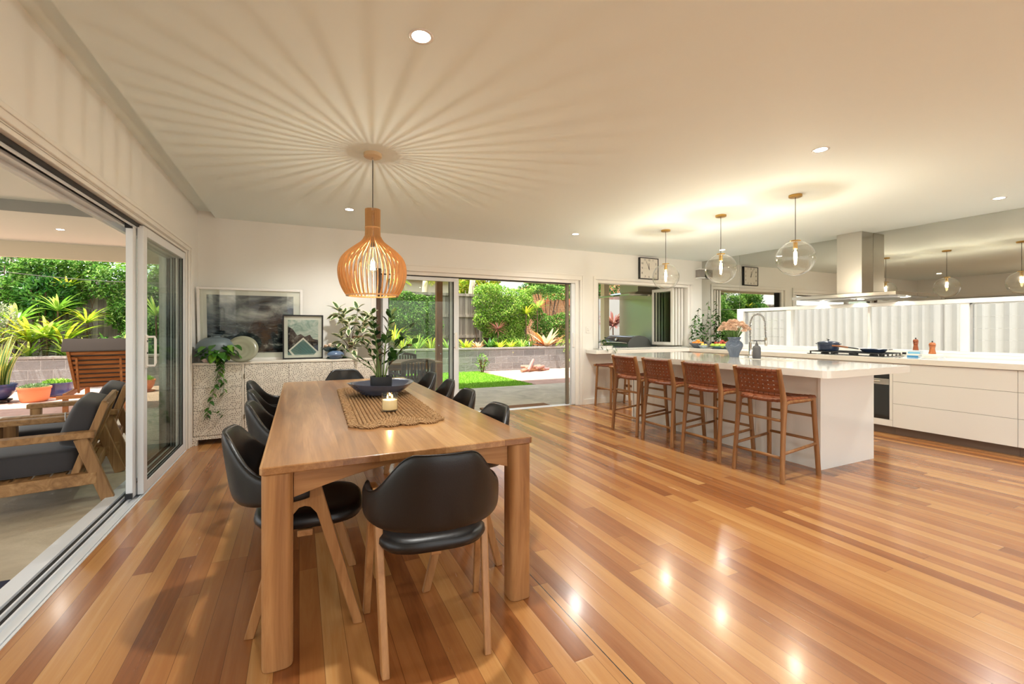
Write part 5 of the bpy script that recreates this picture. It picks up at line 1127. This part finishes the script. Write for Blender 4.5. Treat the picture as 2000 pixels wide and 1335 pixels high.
# --------------------------------------------------- planting helpers
def creeper(x0,x1,z0,z1,y,label,n,seed,mat=GRN1,bulge=.5,size=.075,thr=.42,droop=.0):
    r=np.random.RandomState(seed); cells=r.rand(40,20); P=[]
    X=r.uniform(x0,x1,n*3); Z=z0+(z1-z0)*r.uniform(0,1,n*3)
    def nz(x,z):
        v_=0; 
        for k,(fx_,fz,ph) in enumerate(((1.7,2.1,seed),(3.9,4.3,seed*2.1),(7.7,8.9,seed*.7))): v_+=(.5**k)*(math.sin(0)+np.sin(x*fx_+ph+1.3*np.sin(z*fz*.7+ph))*np.cos(z*fz+ph*1.7+np.sin(x*fx_*.6)))
        return .5+.3*v_
    d=nz(X,Z); ex=np.minimum((X-x0),(x1-X))/.55; ez=np.minimum((Z-z0)/.3,(z1-Z)/.42); d2=d+.42*np.clip(np.minimum(ex,ez)-.75,-2,.45)
    keep=d2>thr; X,Z,d=X[keep][:n],Z[keep][:n],d[keep][:n]
    Y=y-.04-bulge*np.clip(d-thr+.12,0,.7)*r.uniform(.35,1,len(X)); P=np.stack([X,Y,Z],1)
    D=np.stack([r.normal(0,.7,len(X)),-np.abs(r.normal(.6,.4,len(X))),r.normal(-.15-droop,.6,len(X))],1)
    v,f=leafcloud(P,D,size*r.uniform(.6,1.3,len(X)),size*.55,.25,seed)
    t=thing('climbing_vine',label,'climbing plant',((x0+x1)/2,y,z0)); finish('foliage',v,f,mat,t)
    b=B(); 
    for k in range(14):
        x=r.uniform(x0+.2,x1-.2); pts=[(x,y-.03,.6)]; zz=.6
        while zz<z1-.3: zz+=.35; x+=r.uniform(-.2,.2); pts.append((min(max(x,x0+.1),x1-.1),y-.04-r.uniform(0,.06),zz))
        b.tube(pts,.008,5)
    b.build('stems',STEMB,t); return t
def bush(c,rad,n,mat,label,cat='shrub',nm='leafy_shrub',size=.1,seed=1,w=.45,up=.3,group=None,stems=True,shell=.55):
    r=np.random.RandomState(seed); u=r.normal(size=(n,3)); u/=np.linalg.norm(u,axis=1,keepdims=True); q=r.uniform(shell,1,(n,1))**.6
    lump=1+.18*np.sin(u[:,:1]*7+seed)*np.cos(u[:,2:]*6+seed)
    P=np.array(c)+u*q*np.array(rad)*lump; P[:,2]=np.maximum(P[:,2],.62 if c[1]>12.6 else GZ+.02); D=u+r.normal(0,.5,(n,3))+np.array([0,0,up])
    v,f=leafcloud(P,D,size*r.uniform(.6,1.3,n),size*w,.2,seed); t=thing(nm,label,cat,(c[0],c[1],.6 if c[1]>12.6 else GZ),0,group); finish('foliage',v,f,mat,t)
    if stems:
        b=B(); z0=.58 if c[1]>12.6 else GZ-.01
        for k in range(9):
            a=r.uniform(0,2*PI); b.tube([(c[0]+.03*math.cos(a),c[1]+.03*math.sin(a),z0),(c[0]+rad[0]*.3*math.cos(a),c[1]+rad[1]*.3*math.sin(a),(z0+c[2])/2),(c[0]+rad[0]*.7*math.cos(a),c[1]+rad[1]*.7*math.sin(a),c[2]+rad[2]*.3)],.012,5)
        b.build('stems',STEMB,t)
    return t
def rosette(x,y,z,n,L,W,mat,label,cat='plant',nm='strap_leaved_plant',droop=.5,up=.8,seed=1,group=None,cane=0,inner=None,spread=1.0,fold=.2,stem=STEMB,tip=0,peak=.45,base=.35):
    r=random.Random(seed); t=thing(nm,label,cat,(x,y,z),0,group); b=B()
    if nm!='giant_bromeliad': n=int(n*1.45); W=W*.78
    for k in range(n):
        a=k*2.39996+r.uniform(-.3,.3); q=(k+.5)/n; el=up*(1.15-q*spread)+r.uniform(-.12,.12); b.blade((x+.015*math.cos(a),y+.015*math.sin(a),z+cane+.04*(1-q)),(math.cos(a),math.sin(a),el*1.6),L*r.uniform(.75,1.1),W*r.uniform(.8,1.1),droop*r.uniform(.6,1.3),7,fold,tipw=tip,peak=peak,base=base)
    b.build('leaves',mat,t,smooth=True)
    B().tube([(x,y,z-.02),(x+.01,y,z+cane*.5+.02),(x,y,z+cane+.05)],.018 if cane else .03,7).build('stem',stem,t); return t
def frond(b,p,d,L,n=26,ll=.38,lw=.028,droop=.6):
    p=Vector(p); d=Vector(d).normalized(); pts=[p.copy()]; q=p.copy(); dd=d.copy()
    for i in range(n):
        q=q+dd*(L/n); dd=(dd+Vector((0,0,-1))*droop*1.5/n).normalized(); pts.append(q.copy())
        if i>2:
            s=dd.cross(Vector((0,0,1))).normalized(); l=ll*math.sin(PI*min(1,(i+2)/(n+4)))**.6
            for sg in (-1,1): b.blade(q,s*sg+dd*.55+Vector((0,0,.15)),l,lw,.55,4,.1,base=.5)
    b.tube(pts,[.012*(1-.8*i/n) for i in range(n+1)],5)
def palm(x,y,z,h,nf,L,label,seed=1,mat=GRN3,toward=None):
    r=random.Random(seed); t=thing('palm_tree',label,'palm',(x,y,z)); b=B()
    for k in range(nf):
        a=2*PI*k/nf+r.uniform(-.2,.2); frond(b,(x,y,z+h),(math.cos(a),math.sin(a),r.uniform(.3,1.1)),L*r.uniform(.85,1.1),droop=r.uniform(.7,1.3))
    b.build('fronds',mat,t); B().tube([(x,y,z-.05),(x+.03,y,z+h*.5),(x,y,z+h)],[.09,.08,.07],10).build('trunk',BARK,t); return t
# --------------------------------------------------- planting: climbers on the fence
creeper(-6.2,-4.2,1.5,2.9,14.32,'dark creeper with yellow-tinged leaves over the fence behind the yellow-green plants',5200,3,GRN1,.6,.10,.38)
creeper(-4.6,-1.6,.9,2.75,14.32,'dense dark green climber covering the fence behind the timber lounger',11000,5,GRN1,.8,.085,.30)
creeper(-1.6,1.9,.9,2.7,14.32,'dense climber covering the fence between the two sliding doors',7000,8,GRN1,.6,.09,.36)
creeper(1.9,4.5,.8,2.62,14.32,'pale green climber on the fence left of the timber post',8200,11,GRN1,.6,.075,.40)
creeper(5.15,7.6,.75,2.75,14.2,'big mound of bright green climber right of the bare fence palings',12500,14,GRN3,.9,.075,.26)
creeper(7.3,9.8,.7,2.0,14.3,'low green climber below the orange brick wall',7000,17,GRN1,.7,.075,.30)
creeper(6.9,10.6,2.35,2.95,14.6,'thin green vine hanging along the top at the right, above the brick wall',3500,19,GRN1,.4,.07,.34)
o=B().box(7.42,7.50,14.6,14.68,.6,2.7).box(6.9,10.6,14.62,14.66,2.62,2.68).build('trellis_frame',DARKW); tag(o,'dark timber post and rail frame carrying the hanging vine','frame')
# trees beyond the fence
for i,(x,y,z,rx,rz_,m,lab) in enumerate(((-10.4,18.8,3.2,1.7,1.8,GRN2,'dark leafy tree beyond the fence at the far left'),(-7.0,18.8,3.2,1.5,1.4,GRN1,'mid green tree beyond the fence, left of the open sliding door stile'),(-3.7,18.8,3.3,1.6,1.5,GRN3,'bright green tree beyond the fence behind the lounger'),(-.2,18.8,3.5,1.6,1.7,GRN1,'bushy tree beyond the fence, behind the white sideboard wall'),(6.7,17.6,3.1,1.0,1.0,YEL,'yellow-green tree beyond the climber mound'),(9.6,16.6,3.8,1.4,.85,GRN1,'green tree reaching over the orange brick wall'),(13.4,16.2,3.0,1.7,2.0,GRN2,'dark tree at the far right beyond the brick house'))):
    bush((x,y,z),(rx,1.0,rz_),4200,m,lab,'tree','garden_tree',.19,30+i,.5)
palm(-7.6,15.6,.6,2.6,12,1.7,'palm with pale arching fronds at the top left of the left opening',1,SILV)
palm(-5.0,15.5,.6,2.6,11,1.2,'green palm whose fronds show above the fence at the left',2,GRN3)
palm(-2.6,15.7,.6,2.7,12,1.3,'green palm above the climber behind the lounger',3,GRN3)
palm(2.4,15.6,.6,2.4,9,1.2,'palm above the fence left of the timber post',4,YEL)
palm(5.0,15.8,.6,2.6,9,1.2,'palm with yellow-green fronds above the bare palings',5,YEL)
for x,lean in ((2.95,.5),(3.45,-.2),(3.95,.35),(5.6,.6)):
    o=B().tube([(x,16.2,.6),(x+lean*.5,16.2,2.2),(x+lean,16.2,4.2)],[.12,.11,.10],10).build('bare_trunk',plain('pale_trunk',(206,186,160),.8),smooth=True); tag(o,{2.95:'leftmost slanting pale trunk above the fence left of the timber post',3.45:'nearly upright pale trunk above the fence left of the timber post',3.95:'pale slanting trunk above the fence just left of the timber post',5.6:'pale slanting trunk above the bare palings right of the door stiles'}[x],'trunk','bare trunks beyond the fence')
# bed, left view
Y0=13.15
for i,(x,y,L,W,m,n,cane,lab) in enumerate(((-5.25,13.2,1.0,.09,YEL,30,.35,'large yellow-green strap-leaved plant at the left of the raised bed'),(-4.75,13.3,.95,.085,YEL,24,.30,'yellow-green strap-leaved plant left of the lounger, its leaves arching right'),(-5.6,13.5,.8,.09,GRN3,22,.75,'tall light green strap plant at the left picture edge of the bed'),
    (-4.95,13.6,.62,.065,GRN3,30,1.05,'light green lady palm rising above the yellow-green plants'),(-4.45,13.6,.58,.05,YEL,34,.78,'yellowish lady palm fanning out beside the fence left of the lounger'),(-5.2,13.0,.62,.06,GRN3,22,.05,'low green clump on the wall capping behind the pots'),(-4.6,13.0,.55,.055,GRN3,24,.05,'low green clump on the capping left of the lounger'))):
    rosette(x,y,.6,n,L,W,m,lab,seed=20+i,cane=cane,droop=.75,up=.75)
for i,(x,y,L,W,m,n,cane,lab) in enumerate(((-5.9,13.15,.9,.10,YEL,24,.2,'yellow-green strap plant cut off by the left picture edge'),(-4.3,13.05,.6,.06,GRN3,26,.1,'light green leafy clump just left of the lounger headrest'),(-4.05,13.45,.5,.07,GRN2,18,.2,'dark green leafy clump behind the lounger headrest'),(-4.95,13.1,.75,.085,GRN3,24,.45,'green strap plant between the two large yellow-green ones'))):
    rosette(x,y,.6,n,L,W,m,lab,seed=55+i,cane=cane,droop=.75,up=.7)
rosette(-3.62,13.2,.6,9,.62,.15,GRN3,'broad-leaved plant with upright paddles behind the lounger backrest',seed=41,droop=.25,up=1.0,nm='paddle_leaved_plant')
rosette(-3.15,13.2,.6,12,.6,.12,GRN2,'dark broad-leaved plant in the bed right of the lounger',seed=42,droop=.4,up=.8,nm='paddle_leaved_plant')
rosette(-3.0,12.9,.6,30,.62,.055,GRN3,'spiky light green plant seen through the left door glass',seed=43,droop=.7,up=.8,cane=.95)
bush((-5.75,12.95,1.35),(.45,.25,.55),1500,SILV,'silvery fine-leaved shrub at the left picture edge','shrub','silver_shrub',.06,71)
bush((-5.3,13.95,2.0),(.5,.25,.45),1300,GRN2,'dark glossy shrub with yellow tips high against the fence','shrub','leafy_shrub',.13,72)
rosette(-4.95,14.05,2.2,16,.42,.07,YEL,'yellow and orange tipped croton rosette high by the fence',seed=73,droop=.4,up=.8,nm='croton')
bush((-3.1,13.4,1.1),(.7,.3,.5),1800,GRN1,'green shrub in the bed behind the sliding door panels','shrub','leafy_shrub',.08,74)
bush((-1.0,13.3,1.1),(1.3,.35,.5),2500,GRN1,'green shrub in the middle of the raised bed hidden from the left door','shrub','leafy_shrub',.09,75)
# bed, right view
for i,(x,y,L,W,m,n,cane,dr,lab) in enumerate(((2.75,13.2,.62,.035,YEL,46,.0,.8,'grassy yellow-green clump in the bed, left in the glass panel'),(3.15,13.1,.75,.03,GRN3,50,.0,.7,'light green grassy clump in the bed beside the timber post'),(3.6,13.3,.7,.032,YEL,44,.0,.75,'yellow grassy clump in the bed right behind the timber post'),(2.55,13.5,.8,.07,YEL,18,.25,.8,'orange-yellow ginger plant behind the grassy clumps'),(4.1,13.2,.55,.04,GRN3,36,.0,.8,'green grassy clump behind the door stiles'),
    (4.62,13.05,.42,.085,YEL,22,.0,.35,'bright green bird-nest bromeliad at the left end of the opening'),(5.02,13.05,.36,.06,BROM,22,.0,.4,'orange-centred bromeliad, second from the left in the opening'),(5.45,13.1,.50,.11,GRN2,18,.0,.45,'dark green broad-leaved lily in the middle of the bed'),(5.75,13.0,.38,.10,YEL,14,.0,.3,'lime green paddle-leaved plant in the middle of the bed'),(6.15,13.0,.42,.03,YEL,46,.0,1.0,'fine yellow grass tufts spilling over the capping'),(6.6,13.1,.42,.075,GRN3,22,.0,.5,'light green strap rosette left of the big bromeliad'),(6.9,13.2,.40,.06,GRN2,22,.0,.5,'dark green strap rosette just left of the big bromeliad'),
    (5.9,13.5,.42,.028,REDL,60,.62,.25,'burgundy spiky cordyline on a thin stem in front of the climber'),(7.05,13.7,.55,.07,YEL,20,1.15,.7,'tall yellow dracaena on a bare cane before the brick wall'),(7.55,13.8,.5,.07,GRN3,18,1.35,.7,'second tall dracaena with green leaves near the brick wall'))):
    rosette(x,y,.6,n,L,W,m,lab,seed=80+i,cane=cane,droop=dr,up=.85 if i!=12 else .55,spread=1.0 if i!=12 else 1.5,nm='cordyline' if i==12 else ('dracaena' if i>12 else 'strap_leaved_plant'))
rosette(7.45,13.0,.62,26,.72,.13,BROM,'large orange and cream bromeliad on the right end of the retaining wall',seed=120,droop=.15,up=.78,nm='giant_bromeliad',cane=.02,fold=.25,peak=.55,base=.5,spread=.95)
bush((4.88,12.3,.28),(.18,.16,.24),260,GRN1,'small green shrub at the foot of the retaining wall on the lawn edge','shrub','small_shrub',.06,121)
t=thing('fern','light green fern hanging over the right end of the retaining wall','fern',(8.45,12.9,.7)); b=B()
for k in range(13): a=2*PI*k/13; frond(b,(8.45,12.9,.72),(math.cos(a),math.sin(a)*.8-.2,.9),.75,18,.16,.02,1.6)
b.build('fronds',GRN3,t)
t=thing('fern','light green fern standing low against the side wall','fern',(8.05,11.7,GZ)); b=B()
for k in range(11): a=2*PI*k/11; frond(b,(8.05,11.7,GZ+.1),(math.cos(a)*.5-.1,math.sin(a)*.5,1.0),.6,18,.14,.02,1.2)
b.build('fronds',GRN3,t)
rosette(9.25,10.35,GZ,26,.3,.05,GRN3,'green and yellow strap plant below the red cordyline, seen through the servery',seed=133,cane=.25,droop=.7,up=.8)
# through the servery gap
bush((9.25,10.6,.55),(.22,.5,.5),1500,GRN3,'green shrub seen through the gap left of the steel splash panel','shrub','leafy_shrub',.10,131)
rosette(8.45,10.75,GZ,70,.72,.07,REDL,'red cordyline seen through the gap left of the steel splash panel',seed=132,cane=1.35,droop=.6,up=.7,nm='cordyline')
o=B().box(9.6,9.8,8.9,13,-.3,2.3).build('garden_side_wall',plain('white_render',(150,148,142),.7)); tag(o,'white rendered boundary wall at the right of the garden','wall')
struct('side_garden_soil',B().box(8.4,9.6,8.9,12.66,-.3,GZ+.002),SOIL)
# firewood
t0=(6.35,12.05)
for k,(dx,dy,dz,rz,tl_,L_) in enumerate(((0,0,.05,.2,0,.55),(.25,.08,.05,-.3,0,.5),(-.2,-.05,.05,.6,0,.45),(.1,.02,.13,.1,.1,.55),(-.05,.1,.14,-.5,.0,.4),(.32,-.05,.13,.5,.05,.4),(.0,-.04,.20,.75,.55,.55),(.5,.06,.05,.1,0,.4))):
    t=thing('firewood_log',('split log in the firewood heap' ) ,'log',(t0[0]+dx,t0[1]+dy,GZ+dz-.045),0,'heap of split firewood by the retaining wall'); c=Vector((t0[0]+dx,t0[1]+dy,GZ+dz+.0)); d=Vector((math.cos(rz)*math.cos(tl_),math.sin(rz)*math.cos(tl_),math.sin(tl_)))*L_/2
    t['label']='short split log lying in the firewood heap by the retaining wall' if k!=6 else 'log standing up at a slant on top of the firewood heap'
    B().tube([c-d,c-d*.3,c+d*.4,c+d],[.045,.05,.048,.04],7).build('log_wood',plain('split_wood_%d'%k,(178-5*k,134-4*k,100),.8,bump=.6,bscale=30,var=.2),t)
# doormat
o=B().box(2.62,3.80,6.50,6.72,GZ+.001,GZ+.022).build('doormat',plain('coir',(128,92,62),.95,bump=.8,bscale=400),bevel=.004); tag(o,'long brown coir doormat outside the back sliding door','doormat')
o=B().box(-1.95,-1.33,2.55,3.16,GZ+.001,GZ+.014).build('navy_mat',plain('navy_mat',(34,38,62),.95,bump=.5,bscale=400),bevel=.003); tag(o,'dark navy mat on the patio at the bottom left corner of the picture','mat')
# --------------------------------------------------- pots on the left
def planter(x,y,r,h,mat,nm,label,cat='plant pot',foot=.72,wheels=False):
    t=thing(nm,label,cat,(x,y,GZ)); z0=GZ+(.06 if wheels else .025 if nm!='terracotta_pot' else .002)
    B().lathe(lathp([(0,0),(r*foot,0),(r*.93,h*.5),(r*.97,h*.86)],4)+[(r*1.03,h*.87),(r*1.04,h),(r*.95,h),(r*.93,h*.84),(0,h*.84)],(x,y,z0),36).build('pot_body',mat,t,smooth=True,angle=50)
    if wheels:
        B().lathe([(0,.035),(r*.8,.035),(r*.8,.058),(0,.058)],(x,y,GZ),24).build('trolley',BLACKP,t)
        for a in (0,1.57,3.14,4.7): B().tube([(x+r*.65*math.cos(a)-.012,y+r*.65*math.sin(a),GZ+.018),(x+r*.65*math.cos(a)+.012,y+r*.65*math.sin(a),GZ+.018)],.018,10).build('wheel',BLACKP,t)
    elif nm!='terracotta_pot': B().lathe([(0,.001),(r*.95,.001),(r*1.02,.02),(0,.02)],(x,y,GZ),28).build('saucer',TERRA,t)
    return t,z0+h*.86
SUCC=leafmat('succulent_leaf',[(.1,(110,140,96)),(.9,(160,186,130))],.5,.1)
def fill(t,x,y,z,r,mat=SUCC,n=500,seed=1,hh=.07,size=.05):
    q=np.random.RandomState(seed); a=q.uniform(0,2*PI,n); s=np.sqrt(q.uniform(0,1,n))*r*.92; P=np.stack([x+s*np.cos(a),y+s*np.sin(a),z+hh*(1-(s/r)**2)*q.uniform(.2,1,n)],1); D=np.stack([np.cos(a)*.5,np.sin(a)*.5,np.ones(n)],1)+q.normal(0,.4,(n,3))
    v,f=leafcloud(P,D,size,size*.5,.2,seed); finish('succulents',v,f,mat,t)
t,z=planter(-4.26,10.85,.215,.26,TERRA,'terracotta_pot','terracotta pot of low succulents on the brick paving, between two blue pots',foot=.74); fill(t,-4.26,10.85,z,.2,seed=4)
t,z=planter(-4.17,11.42,.235,.25,BLUEG,'blue_glazed_pot','blue glazed pot on a saucer behind and right of the terracotta pot',foot=.88); fill(t,-4.17,11.42,z,.22,GRN3,400,5,.08,.06)
t,z=planter(-4.78,10.9,.26,.27,BLUEG,'snake_plant_pot','blue pot on a wheeled trolley holding a yellow-edged snake plant, leftmost of the pots',cat='plant pot',foot=.5,wheels=True)
SNK=M_('snake_leaf'); g=SNK.n('ShaderNodeAttribute',attribute_name='edge'); SNK.pbr(SNK.mix(SNK.math('GREATER_THAN',g.outputs[2],.5),SNK.mix(SNK.noise(SNK.obj((2,2,30)),2,3),lin((60,96,50)),lin((120,150,80))),lin((222,206,96))),.35)
v=[];f=[];ed=[];rr_=random.Random(6)
for k in range(34):
    a=k*2.4; s=.16*math.sqrt((k+.5)/34); bx_,by_=-4.78+s*math.cos(a),10.9+s*math.sin(a); L_=rr_.uniform(.45,1.0)*(1.05-s*1.2); tw=rr_.uniform(0,PI); sd_=Vector((math.cos(tw),math.sin(tw),0)); ln=Vector((math.cos(a)*s*2.4+rr_.uniform(-.12,.12),math.sin(a)*s*2.4+rr_.uniform(-.1,.1),0)); n=7; k0=len(v)
    for i in range(n+1):
        q=i/n; w_=.032*(1 if q<.6 else max(.03,math.cos((q-.6)/.4*PI/2)))*(.7+.3*min(1,q*3)); c_=Vector((bx_,by_,z))+ln*q*q*L_+Vector((0,0,L_*q)); sdq=Matrix.Rotation(q*.7,3,'Z')@sd_
        for e in (-1,-.66,-.6,0,.6,.66,1): v.append(tuple(c_+sdq*w_*e)); ed.append(1.0 if abs(e)>.63 else 0.0)
    f+=[(k0+7*i+j,k0+7*i+7+j,k0+7*i+8+j,k0+7*i+1+j) for i in range(n) for j in range(6)]
o=finish('snake_leaves',v,f,SNK.m,t); at=o.data.attributes.new('edge','FLOAT','POINT'); at.data.foreach_set('value',np.array(ed,dtype=np.float32))
t,z=planter(-2.95,11.6,.24,.22,TERRA,'terracotta_bowl_pot','wide terracotta pot standing behind the timber lounger',foot=.6); fill(t,-2.95,11.6,z,.22,GRN3,400,9,.1,.07)
# string lights
t=thing('string_lights','thin cable of small clear bulbs strung across the garden behind the patio edge','string lights',(-3.3,9.7,1.95)); p0,p1=Vector((-5.6,9.7,2.38)),Vector((-1.2,9.7,2.10)); pts=[]
for i in range(25): q=i/24; p=p0.lerp(p1,q); p.z-=.30*4*q*(1-q)*.55; pts.append(p)
B().tube(pts,.005,5).build('cable',ALUG,t)
for i in range(2,24,4): B().ball(tuple(pts[i]+Vector((0,0,-.045))),.024,10,8).build('small_bulb',CLEAR,t,smooth=True)
# --------------------------------------------------- timber lounge chairs
def make_lounge():
    t=thing('outdoor_lounge_chair','x','armchair',(0,0,0),0,'timber lounge chairs on the patio')   # local: faces +y, width along x
    for s in (-1,1):
        x=s*.45; O=lambda b,nm,m: b.build(nm,m,t,bevel=.005)
        O(B().bar((x,-.40,.001),(x,-.24,.50),.075,.055,(1,0,0)),'leg',OUTV)            # raked rear leg
        O(B().bar((x,.36,.001),(x,.36,.50),.075,.09,(1,0,0)),'leg',OUTV)
        O(B().box(x-.055,x+.055,-.32,.42,.501,.545),'armrest',OUTW)
        O(B().box(x-.03,x+.03,-.33,.33,.16,.245),'side_rail',OUTW)
        # back post
        O(B().bar((x-s*.055,-.20,.22),(x-s*.055,-.37,.74),.045,.07,(1,0,0)),'back_post',OUTV)
    B().box(-.42,.42,.31,.345,.15,.245).box(-.42,.42,-.30,-.26,.15,.245).build('seat_rail',OUTW,t,bevel=.004)
    b=B()
    for k in range(6): b.box(-.42,.42,-.25+.093*k,-.18+.093*k,.225,.2449)
    b.build('seat_slats',OUTW,t)
    B().bar((-.40,-.362,.715),(.40,-.362,.715),.03,.07,(0,0,1)).build('back_rail',OUTW,t,bevel=.004); B().bar((-.40,-.235,.325),(.40,-.235,.325),.03,.08,(0,0,1)).build('back_rail',OUTW,t,bevel=.004)
    b=B()
    for k in range(7): x=-.32+.107*k; b.bar((x,-.245,.35),(x,-.355,.70),.05,.018,(0,1,0))
    b.build('back_slats',OUTV,t)
    def cu(x0,x1,y0,y1,z0,z1,r,puff=0,e=.25):
        def fn(u,v):
            a=2*PI*u; ph=PI*(v-.5); c,s_=math.cos(a),math.sin(a); cp,sp_=math.cos(ph),math.sin(ph); f_=lambda q,p_=e: math.copysign(abs(q)**p_,q)
            X=f_(c)*f_(cp); Y=f_(s_)*f_(cp); Z=f_(sp_)
            return ((x0+x1)/2+(x1-x0)/2*X,(y0+y1)/2+(y1-y0)/2*Y,(z0+z1)/2+(z1-z0)/2*Z*(1+puff*(1-X*X)*(1-Y*Y)))
        b=B(); b.grid(fn,48,24,closeu=True); return b
    cu(-.385,.385,-.22,.40,.246,.415,.05,.06,.22).build('seat_cushion',CUSH,t,smooth=True)
    b=cu(-.37,.37,-.075,.075,0,.36,.08,.0,.34); Mt=Matrix.Translation((0,-.165,.405))@Matrix.Rotation(math.radians(18),4,'X'); b.v=[tuple(Mt@Vector((q[0],q[1]*(1.25-.9*abs(q[2]-.15)),q[2]))) for q in b.v]
    bc=b.build('back_cushion',CUSH,t,smooth=True)
    B().box(-.20,-.17,-.13,-.125,.60,.66).build('fabric_tag',WHITEC,bc)
    return t
LC=make_lounge(); a12=math.radians(90+12)
LC.location=(-1.76,4.66,GZ); LC.rotation_euler=(0,0,a12); LC['label']='timber lounge chair with charcoal cushions on the patio, nearest the open sliding door'
dup(LC,(-1.93,5.72,GZ),a12,'timber lounge chair with charcoal cushions, farther one behind the nearest')
# --------------------------------------------------- sun lounger
t=thing('sun_lounger','slatted orange timber sun lounger with a raised back and taupe mattress on the paving','sun lounger',(-2.92,9.3,GZ),math.radians(0)); 
ang=math.radians(16); C0=Vector((-2.80,9.05,GZ)); ML=Matrix.Translation(C0)@Matrix.Rotation(ang*.6,4,'Z')
def LB(b,nm,m,par=t,**k): b.v=[tuple(ML@Vector(q)) for q in b.v]; return b.build(nm,m,par,**k)
for s in (-1,1):
    LB(B().box(s*.34-.02,s*.34+.02,-.35,1.45,.28,.35),'frame_rail',ORANGEW,bevel=.004)
    for y in (-.28,1.3): LB(B().box(s*.34-.03,s*.34+.03,y-.03,y+.03,.001,.2795),'leg',ORANGEW,bevel=.004)
LB(B().box(-.42,.42,-.40,-.355,.275,.325),'end_rail',ORANGEW,bevel=.004)
for s in (-1,1): LB(B().bar((s*.33,.35,.36),(s*.33,-.28,1.06),.05,.035,(1,0,0)),'back_rail',ORANGEW,bevel=.003)
b=B()
for k in range(9): q=.07+.105*k; b.bar((-.31,.35-.63*q,.36+.70*q),(.31,.35-.63*q,.36+.70*q),.055,.016,(0,.7,.65))
LB(b,'back_slats',ORANGEW)
b=B()
for k in range(10): b.box(-.32,.32,.42+.1*k,.49+.1*k,.3501,.368)
LB(b,'seat_slats',ORANGEW)
for s in (-1,1): LB(B().bar((s*.25,.05,.31),(s*.25,-.12,.86),.035,.025,(1,0,0)),'prop_bar',ORANGEW,bevel=.002)
mp=[(.36,.42),(.1,.71),(-.14,.98),(-.27,1.12),(-.33,1.13),(-.37,1.08),(-.41,.98),(-.40,.97),(-.36,1.04),(-.32,1.085),(-.28,1.075),(-.16,.935),(.08,.665),(.34,.375)]
mp=[(.36+.0,.45),(.1,.74),(-.15,1.01),(-.26,1.135),(-.34,1.15),(-.40,1.08),(-.455,.97),(-.44,.955),(-.385,1.045),(-.325,1.10),(-.285,1.085),(-.16,.945),(.08,.678),(.35,.38)]
b=B(); b.prism(mp,-.36,.36,lambda a,c_,q:(q,a,c_)); LB(b,'back_mattress',BROWNF,bevel=.012)
LB(B().box(-.34,.34,.40,1.45,.369,.43),'seat_mattress',BROWNF,bevel=.02)
# --------------------------------------------------- outdoor dining set
t=thing('outdoor_dining_table','weathered timber outdoor table behind the back sliding door glass','table',(1.35,7.45,GZ)); b=B()
for k in range(7): b.box(.62,2.10,7.02+.13*k,7.02+.13*k+.122,.69,.72)
b.build('tabletop',OUTW,t,bevel=.003)
for x in (.75,1.97):
    for y in (7.12,7.80): B().box(x-.035,x+.035,y-.035,y+.035,GZ,.6895).build('leg',OUTV,t)
b=B(); b.box(.75,1.97,7.10,7.13,.60,.6895).box(.75,1.97,7.79,7.82,.60,.6895); b.build('apron',OUTW,t)
B().bar((1.72,7.46,.0),(1.90,7.46,.62),.05,.14,(0,1,0)).build('brace',OUTV,t)
def make_ochair():
    t=thing('slatted_outdoor_chair','x','chair',(0,0,0),0,'dark slatted chairs round the outdoor table')
    for s in (-1,1):
        B().bar((s*.24,-.26,.001),(s*.235,-.30,.80),.04,.05,(0,1,0)).build('leg',DARKW,t,bevel=.003); B().bar((s*.24,.22,.001),(s*.24,.22,.60),.04,.05,(0,1,0)).build('leg',DARKW,t,bevel=.003)
        B().box(s*.24-.03,s*.24+.03,-.27,.26,.601,.625).build('armrest',DARKW,t,bevel=.003)
    b=B()
    for k in range(6): b.box(-.24,.24,-.22+.08*k,-.16+.08*k,.40,.42)
    b.build('seat_slats',DARKW,t); B().box(-.22,.22,-.24,-.20,.36,.399).box(-.22,.22,.20,.235,.36,.399).build('seat_rail',DARKW,t)
    b=B()
    for k in range(9): x=-.20+.05*k; b.bar((x,-.275,.45),(x*1.02,-.30,.80),.028,.014,(0,1,0))
    b.build('back_slats',DARKW,t)
    pts=[(-.25,-.29,.79),(-.12,-.312,.82),(0,-.32,.83),(.12,-.312,.82),(.25,-.29,.79)]; B().tube(pts,[.022]*5,8).build('top_rail',DARKW,t)
    return t
OC=make_ochair(); OC.location=(1.55,6.83,GZ); OC.rotation_euler=(0,0,.12); OC['label']='dark slatted chair on the near side of the outdoor table'
dup(OC,(1.75,8.15,GZ),PI,'dark slatted chair on the far side of the outdoor table'); dup(OC,(.85,6.86,GZ),-.1,'dark slatted chair at the left near side of the outdoor table')
